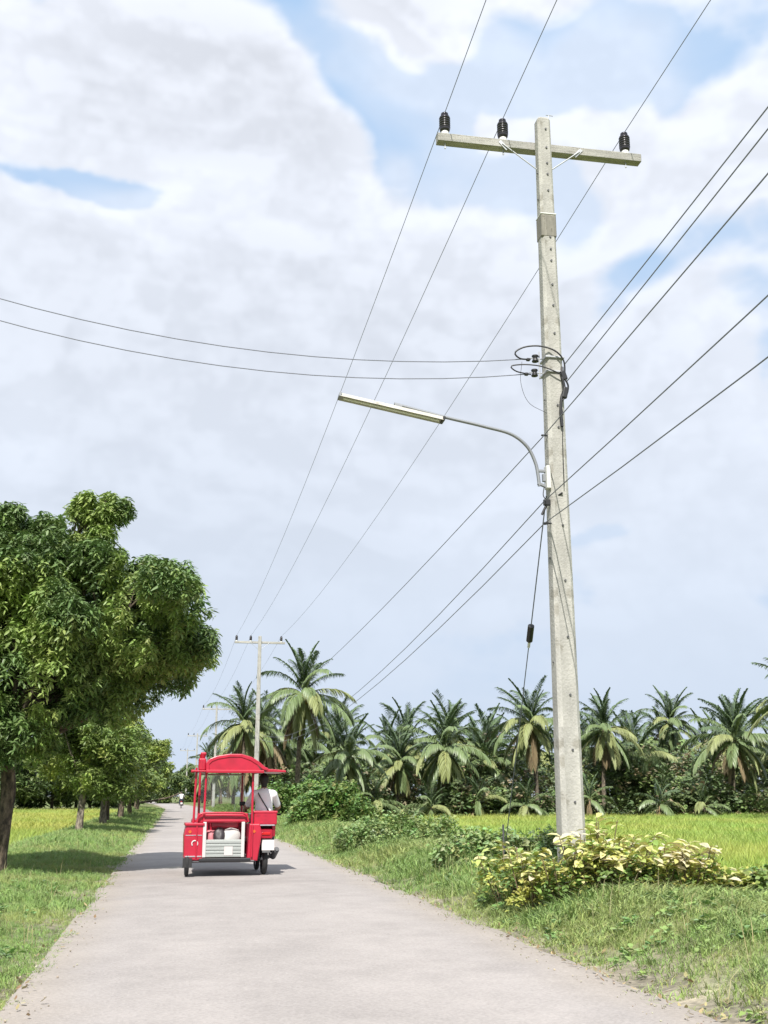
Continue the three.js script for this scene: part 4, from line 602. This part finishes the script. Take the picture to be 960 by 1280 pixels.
function bikeParts(t, paint) {
  wheel(t, 0, 0, 0.285, 0.095); wheel(t, 0, -1.24, 0.285, 0.08);
  part('frame', [bar([0, 0.55, -0.2], [0, 0.75, -0.85], 0.025), bar([0, 0.72, -0.85], [0, 0.3, -0.75], 0.022), bar([0, 0.3, -0.75], [0, 0.3, -0.3], 0.022), bar([0, 0.3, -0.3], [0, 0.6, -0.15], 0.022), ...[-1, 1].flatMap((s) => [bar([s * 0.085, 0.285, 0], [s * 0.08, 0.3, -0.45], 0.018), bar([s * 0.1, 0.32, 0.02], [s * 0.095, 0.64, -0.08], 0.02)])], darkSteel, t);
  part('engine', [at(box(0.22, 0.2, 0.3, 0.03), 0, 0.36, -0.5), at(cyl(0.065, 0.07, 0.26, 14), 0, 0.42, -0.7, 1.25)], engineGrey, t);
  part('fork', [-1, 1].map((s) => bar([s * 0.075, 0.285, -1.24], [s * 0.07, 0.92, -0.98], 0.018)), chrome, t);
  part('front_fender', at(new THREE.TorusGeometry(0.31, 0.055, 8, 16, 2.3).rotateY(Math.PI / 2), 0, 0.285, -1.24, -0.35), paint, t);
  part('tail_fairing', prism([[0.22, 0.66], [0.24, 0.76], [0.02, 0.80], [-0.4, 0.74], [-0.62, 0.66], [-0.55, 0.52], [-0.2, 0.56]], -0.125, 0.125, 0.03), paint, t);
  part('front_shield', prism([[-0.78, 0.45], [-0.86, 0.95], [-0.98, 1.02], [-1.03, 0.9], [-0.93, 0.42]], -0.19, 0.19, 0.03), paint, t);
  part('seat', prism([[0.1, 0.795], [0.12, 0.85], [-0.2, 0.845], [-0.45, 0.81], [-0.68, 0.79], [-0.66, 0.735]], -0.12, 0.12, 0.025), seatVinyl, t);
  part('rear_fender', [prism([[0.12, 0.66], [0.29, 0.60], [0.37, 0.40], [0.335, 0.40], [0.26, 0.57], [0.1, 0.62]], -0.075, 0.075, 0.008)], black, t);
  part('tail_light', at(box(0.17, 0.065, 0.05, 0.02), 0, 0.715, 0.245), phys([0.45, 0.01, 0.01], 0.2), t);
  part('number_plate', at(box(0.225, 0.18, 0.008, 0.004), 0.03, 0.52, 0.352, -0.12), whitePaint, t);
  part('muffler', [at(cyl(0.05, 0.058, 0.55, 14), 0.19, 0.37, 0.04, Math.PI / 2 - 0.25), bar([0.15, 0.28, -0.3], [0.08, 0.3, -0.65], 0.02), at(cyl(0.03, 0.03, 0.06, 10), 0.19, 0.44, 0.32, Math.PI / 2 - 0.25)], darkSteel, t);
  part('handlebar', tube([[-0.36, 1.03, -0.66], [-0.2, 1.04, -0.78], [0, 1.01, -0.9], [0.2, 1.04, -0.78], [0.36, 1.03, -0.66]], 0.014, 24, 8), chrome, t);
  for (const s of [-1, 1]) { part('grip', bar([s * 0.24, 1.035, -0.745], [s * 0.37, 1.03, -0.655], 0.019, 10), rubber, t); const m = part('mirror', [at(box(0.11, 0.075, 0.02, 0.02), s * 0.34, 1.23, -0.82), bar([s * 0.22, 1.04, -0.78], [s * 0.33, 1.21, -0.82], 0.006)], black, t); m.name = 'mirror'; }
  part('headlight', at(new THREE.SphereGeometry(0.085, 16, 12), 0, 0.95, -1.0), phys([0.7, 0.7, 0.72], 0.15), t);
  for (const s of [-1, 1]) part('footrest', bar([s * 0.1, 0.3, -0.42], [s * 0.27, 0.3, -0.42], 0.014), rubber, t);
}
const TUK = [1.515, 0.012, -19.65], TUK_TURN = 0.035, TUK_S = 0.94;
{
  const t = thing('sidecar_motorcycle', 'red motorcycle with a roofed red sidecar driving away on the road', 'sidecar motorcycle', TUK, TUK_TURN); t.scale.setScalar(TUK_S);
  bikeParts(t, redPaint);
  // rear box and backrest behind the rider
  part('rear_box', [at(box(0.42, 0.245, 0.3, 0.03), -0.02, 0.985, 0.15)], redPaint, t);
  part('box_lid', at(box(0.435, 0.05, 0.315, 0.02), -0.02, 1.085, 0.15), redPaint, t);
  part('side_cowl', [prism([[0.2, 0.62], [0.26, 0.86], [-0.35, 0.86], [-0.45, 0.6]], -0.19, -0.13, 0.015), prism([[0.2, 0.68], [0.26, 0.86], [-0.35, 0.86], [-0.45, 0.66]], 0.11, 0.17, 0.015)], redPaint, t);
  part('rear_carrier', [bar([-0.16, 0.85, 0.0], [-0.16, 0.86, 0.3], 0.012), bar([0.14, 0.85, 0.0], [0.14, 0.86, 0.3], 0.012), bar([-0.16, 0.86, 0.3], [0.14, 0.86, 0.3], 0.012)], chrome, t);
  // sidecar chassis
  wheel(t, -1.385, 0.24, 0.25, 0.07, 'sidecar_wheel');
  part('chassis', [bar([-1.3, 0.26, 0.42], [-0.22, 0.26, 0.42], 0.022), bar([-1.3, 0.26, 0.42], [-1.25, 0.26, -1.35], 0.022), bar([-0.3, 0.26, 0.42], [-0.3, 0.26, -1.35], 0.022), bar([-1.25, 0.26, -1.35], [-0.3, 0.26, -1.35], 0.022), bar([-0.3, 0.28, -0.4], [-0.04, 0.32, -0.45], 0.02), bar([-0.3, 0.28, 0.1], [-0.1, 0.32, 0.02], 0.02), bar([-0.3, 0.7, -0.7], [-0.03, 0.62, -0.8], 0.018), bar([-1.42, 0.25, 0.3], [-1.2, 0.25, 0.3], 0.016)], darkSteel, t);
  part('rear_bumper', at(box(0.9, 0.055, 0.04, 0.012), -0.74, 0.285, 0.46), black, t);
  part('floor', at(box(1.0, 0.03, 1.75, 0.005), -0.76, 0.295, -0.45), darkSteel, t);
  // side walls with flared fenders
  const f = part('left_fender', extrudeXY([[-1.43, 0.34], [-1.44, 0.70], [-1.41, 0.86], [-1.14, 0.86], [-1.15, 0.30], [-1.36, 0.30]], 0.02, 0.46, 0.02), redPaint, t); f.name = 'wheel_fender';
  part('fender_ledge', at(box(0.34, 0.05, 0.5, 0.015), -1.28, 0.885, 0.24), redPaint, t);
  part('emblem', [at(new THREE.TorusGeometry(0.05, 0.012, 6, 20, 4.4), -1.27, 0.56, 0.464, 0, 0, -0.6), at(box(0.02, 0.09, 0.008, 0.003), -1.245, 0.52, 0.464)], whitePaint, f);
  part('side_panel', [at(box(0.03, 0.56, 1.8, 0.012), -1.24, 0.6, -0.42)], redPaint, t);
  part('side_panel', [at(box(0.03, 0.56, 1.8, 0.012), -0.27, 0.6, -0.42)], redPaint, t);
  part('corner_panel', extrudeXY([[-0.33, 0.28], [-0.30, 0.87], [-0.15, 0.87], [-0.11, 0.72], [-0.18, 0.28]], 0.16, 0.44, 0.02), redPaint, t);
  part('front_cowl', prism([[-1.30, 0.3], [-1.30, 0.9], [-1.40, 0.92], [-1.66, 0.66], [-1.70, 0.34]], -1.26, -0.26, 0.03), redPaint, t);
  // tailgate: white uprights and aluminium slats
  for (const x of [-1.105, -0.43]) part('tailgate_post', at(box(0.06, 0.60, 0.04, 0.01), x, 0.625, 0.445), whitePaint, t);
  const gate = part('tailgate', at(box(0.64, 0.30, 0.012, 0.004), -0.767, 0.475, 0.43), alu, t);
  for (let i = 0; i < 5; i++) part('slat', at(box(0.64, 0.044, 0.018, 0.006), -0.767, 0.352 + i * 0.058, 0.442), alu, gate);
  part('plate', at(box(0.15, 0.15, 0.006, 0.003), -0.68, 0.43, 0.457), whitePaint, gate);
  part('tailgate_rail', at(box(0.74, 0.035, 0.04, 0.01), -0.767, 0.945, 0.44), redPaint, t);
  // bench and its red backrest
  part('bench', at(box(0.9, 0.12, 0.45, 0.04), -0.75, 0.60, -0.45), seatVinyl, t);
  part('bench_back', [at(box(0.90, 0.17, 0.07, 0.03), -0.78, 0.985, 0.26), at(box(0.5, 0.2, 0.06, 0.03), -0.74, 0.92, 0.20)], redPaint, t);
  part('grab_rail', tube([[-1.24, 0.92, 0.36], [-1.2, 1.05, 0.36], [-1.0, 1.075, 0.36], [-0.6, 1.075, 0.36], [-0.38, 1.05, 0.36], [-0.33, 0.92, 0.36]], 0.017, 40, 8), redPaint, t);
  for (const [x, y] of [[-1.36, 0.76], [-0.235, 0.76]]) part('reflector', at(cyl(0.026, 0.026, 0.014, 14), x, y, x < -1 ? 0.464 : 0.444, Math.PI / 2), phys([0.55, 0.10, 0.02], 0.25), t);
  part('trim_strip', [at(box(0.29, 0.02, 0.012, 0.004), -1.29, 0.345, 0.463), at(box(0.29, 0.012, 0.01, 0.003), -1.29, 0.70, 0.463)], chrome, t);
  part('mud_flap', at(box(0.16, 0.16, 0.008, 0.003), -1.385, 0.24, 0.47), rubber, t);
  // roof posts
  for (const [x, z] of [[-1.30, 0.30], [-0.265, 0.30], [-1.13, -1.28], [-0.31, -1.28], [-1.17, -0.45], [-1.12, 0.30]]) part('roof_post', bar([x, 0.86, z], [x * (z < 0 ? 1 : 0.985), 1.86, z - 0.02], 0.021, 10), redPaint, t);
  const ws = part('windscreen', at(new THREE.BoxGeometry(0.80, 0.80, 0.006), -0.72, 1.36, -1.30, 0.05), phys([0.9, 0.93, 0.93], 0.04, { transmission: 1, thickness: 0 }), t);
  part('windscreen_frame', [bar([-1.13, 0.95, -1.31], [-0.31, 0.95, -1.31], 0.016), bar([-1.13, 1.77, -1.27], [-0.31, 1.77, -1.27], 0.016)], whitePaint, ws);
  // roof: arched shell that runs out into a flat visor over the rider
  const shell = [[-1.11, 1.80], [-1.115, 1.936], [-1.05, 2.008], [-0.93, 2.056], [-0.71, 2.092], [-0.5, 2.092], [-0.31, 2.040], [-0.18, 1.960], [-0.07, 1.868], [-0.02, 1.848], [-0.02, 1.824], [-0.10, 1.840], [-0.21, 1.928], [-0.33, 2.000], [-0.5, 2.056], [-0.7, 2.056], [-0.91, 2.020], [-1.02, 1.976], [-1.075, 1.920], [-1.07, 1.80]];
  const roof = part('roof', extrudeXY(shell, -1.55, 0.42, 0.012), redPaint, t);
  part('visor', extrudeXY([[-0.05, 1.868], [0.06, 1.844], [0.2, 1.836], [0.36, 1.824], [0.365, 1.80], [0.2, 1.806], [0.03, 1.808], [-0.05, 1.824]], -1.5, -0.02, 0.008), redPaint, roof);
  const inner = [[-1.065, 1.79], [-1.065, 1.916], [-1.0, 1.968], [-0.9, 2.008], [-0.7, 2.040], [-0.5, 2.040], [-0.34, 1.984], [-0.22, 1.912], [-0.12, 1.79]];
  part('gable_panel', extrudeXY(inner, 0.375, 0.405, 0.006), redPaint, roof);
  part('eave_rail', [at(box(1.04, 0.055, 0.05, 0.012), -0.60, 1.795, 0.405), at(box(0.05, 0.05, 1.8, 0.012), -1.09, 1.80, -0.55), at(box(0.05, 0.05, 1.8, 0.012), -0.1, 1.80, -0.55)], redPaint, roof);
  part('roof_horn', [at(box(0.13, 0.22, 0.2, 0.03), -1.185, 1.92, 0.25), at(cyl(0.065, 0.045, 0.07, 14), -1.18, 2.06, 0.22), at(box(0.10, 0.05, 0.10, 0.02), -1.165, 2.11, 0.22), at(box(0.28, 0.03, 0.5, 0.01), -1.22, 1.80, 0.15)], redPaint, roof);
  part('side_lamp', at(box(0.06, 0.05, 0.05, 0.012), -1.35, 1.80, 0.36), redPaint, roof);
}
// things carried in the sidecar: shopping bags on the floor behind the bench back
function blobGeo(seed, w, h, d) { const g = new THREE.IcosahedronGeometry(1, 4), p = g.attributes.position; for (let i = 0; i < p.count; i++) { const x = p.getX(i), y = p.getY(i), z = p.getZ(i), k = 0.72 + 0.56 * fbm(x * 1.9 + seed, y * 1.9, z * 1.9, 4); p.setXYZ(i, x * k * w, Math.max(-0.72, y * k) * h, z * k * d); } const m = mergeVertices(g.deleteAttribute('normal').deleteAttribute('uv') && g, 1e-4); m.computeVertexNormals(); return m; }
{
  const M = new THREE.Matrix4().compose(V(TUK), new THREE.Quaternion().setFromEuler(new THREE.Euler(0, TUK_TURN, 0)), new THREE.Vector3(TUK_S, TUK_S, TUK_S));
  const put = (name, label, cat, geo, mat, p) => { const o = single(name, geo, mat, label, cat); o.position.copy(V(p).applyMatrix4(M)); o.rotation.y = TUK_TURN; o.scale.setScalar(TUK_S); return o; };
  put('shopping_bag', 'bulging white bag in the back of the sidecar', 'bag', blobGeo(3, 0.19, 0.22, 0.13), std([0.40, 0.385, 0.37], 0.6), [-0.63, 0.60, 0.27]);
  put('shopping_bag', 'slumped black bag beside the white one in the sidecar', 'bag', blobGeo(7, 0.12, 0.2, 0.11), std([0.03, 0.022, 0.025], 0.5), [-0.84, 0.62, 0.30]);
  put('shopping_bag', 'dusky pink bag in the corner of the sidecar', 'bag', blobGeo(9, 0.13, 0.24, 0.11), std([0.42, 0.14, 0.16], 0.6), [-0.97, 0.55, 0.22]);
  const { t, y0 } = rider('person in a white shirt with a black cross strap, riding the sidecar motorcycle', [TUK[0] - 0.008, TUK[1], TUK[2] - 0.21], TUK_TURN, SHIRT, false, 0.845); t.scale.setScalar(TUK_S);
  part('strap', tube([[-0.10, y0 + 0.535, -0.06], [-0.105, y0 + 0.47, 0.055], [-0.03, y0 + 0.34, 0.09], [0.06, y0 + 0.2, 0.115], [0.13, y0 + 0.08, 0.11]], 0.012, 24, 6), black, t);
}
// a far motorcycle coming along the road
{
  const x = bend(-125) + 0.9, z = -125, t = thing('motorcycle', 'tiny dark motorcycle far down the road near its bend', 'motorcycle', [x, 0.012, z], 0);
  bikeParts(t, std([0.03, 0.03, 0.035], 0.4));
  rider('tiny rider in a pale shirt on the far motorcycle', [x, 0.012, z - 0.22], 0, [0.6, 0.6, 0.6], true, 0.845);
}
// dry leaves, crumbs of soil and small stones along the road edges
{
  const R = rng(950), leaves = [], stones = [], lg = (() => { const pos = [], idx = []; leafInto(pos, idx, new THREE.Vector3(), new THREE.Vector3(1, 0.1, 0), new THREE.Vector3(0, 1, 0), 0.045, 0.02, -0.3); const g = new THREE.BufferGeometry(); g.setAttribute('position', new THREE.Float32BufferAttribute(pos, 3)); g.setIndex(idx); g.computeVertexNormals(); return g; })();
  const sg = new THREE.IcosahedronGeometry(0.5, 0);
  for (let i = 0; i < 520; i++) { const z = -5.5 - R() * R() * 40, side = R() < 0.6, off = Math.pow(R(), 1.6) * 0.9 * (R() < 0.85 ? -1 : 0.4), x = side ? ROAD_R + off * -1 * 0.6 - 0.05 : ROAD_L - off * -0.6 + 0.05, on = x > ROAD_L && x < ROAD_R; leaves.push({ m: M4(x, (on ? 0.012 : groundY(x, z) + 0.02) + 0.004, z, 0.7 + R() * 0.9, R() * 6.28, (R() - 0.5) * 0.6, (R() - 0.5) * 0.6), c: jit(R, R() < 0.5 ? [0.24, 0.16, 0.075] : [0.33, 0.28, 0.13], 0.5) }); }
  for (let i = 0; i < 1300; i++) { const z = -5 - R() * R() * 30, side = R() < 0.65, off = (Math.pow(R(), 1.6)) * 0.45 * (R() < 0.6 ? 1 : -0.7), x = side ? ROAD_R + off : ROAD_L - off, on = x > ROAD_L && x < ROAD_R, k = 0.006 + R() * R() * 0.02; stones.push({ m: M4(x, (on ? 0.006 : groundY(x, z)) + k * 0.2, z, k, R() * 6.28, R(), R(), k * 0.7), c: jit(R, [0.30, 0.265, 0.21], 0.5) }); }
  tag(copies('leaf_litter', lg, grassMat, leaves), 'scattered dry brown leaves along the road edges', 'leaves');
  tag(copies('gravel', sg, std([1, 1, 1], 0.95), stones), 'crumbs of soil and small stones along the road edges', 'gravel');
}
// a bare branch leaning out over the road far off
single('leaning_branch', [taperTube([[-1.9, 0.9, -101], [-0.6, 1.18, -100.5], [0.5, 1.6, -100.2]], [0.09, 0.075, 0.05], 14, 7, 0.3, 4), taperTube([[-3.0, 0.75, -101.5], [-1.9, 0.9, -101]], [0.11, 0.09], 6, 7, 0.3, 4)], barkMat, 'dark leaning branch reaching out over the road far off', 'branch');

renderer.render(scene, camera);
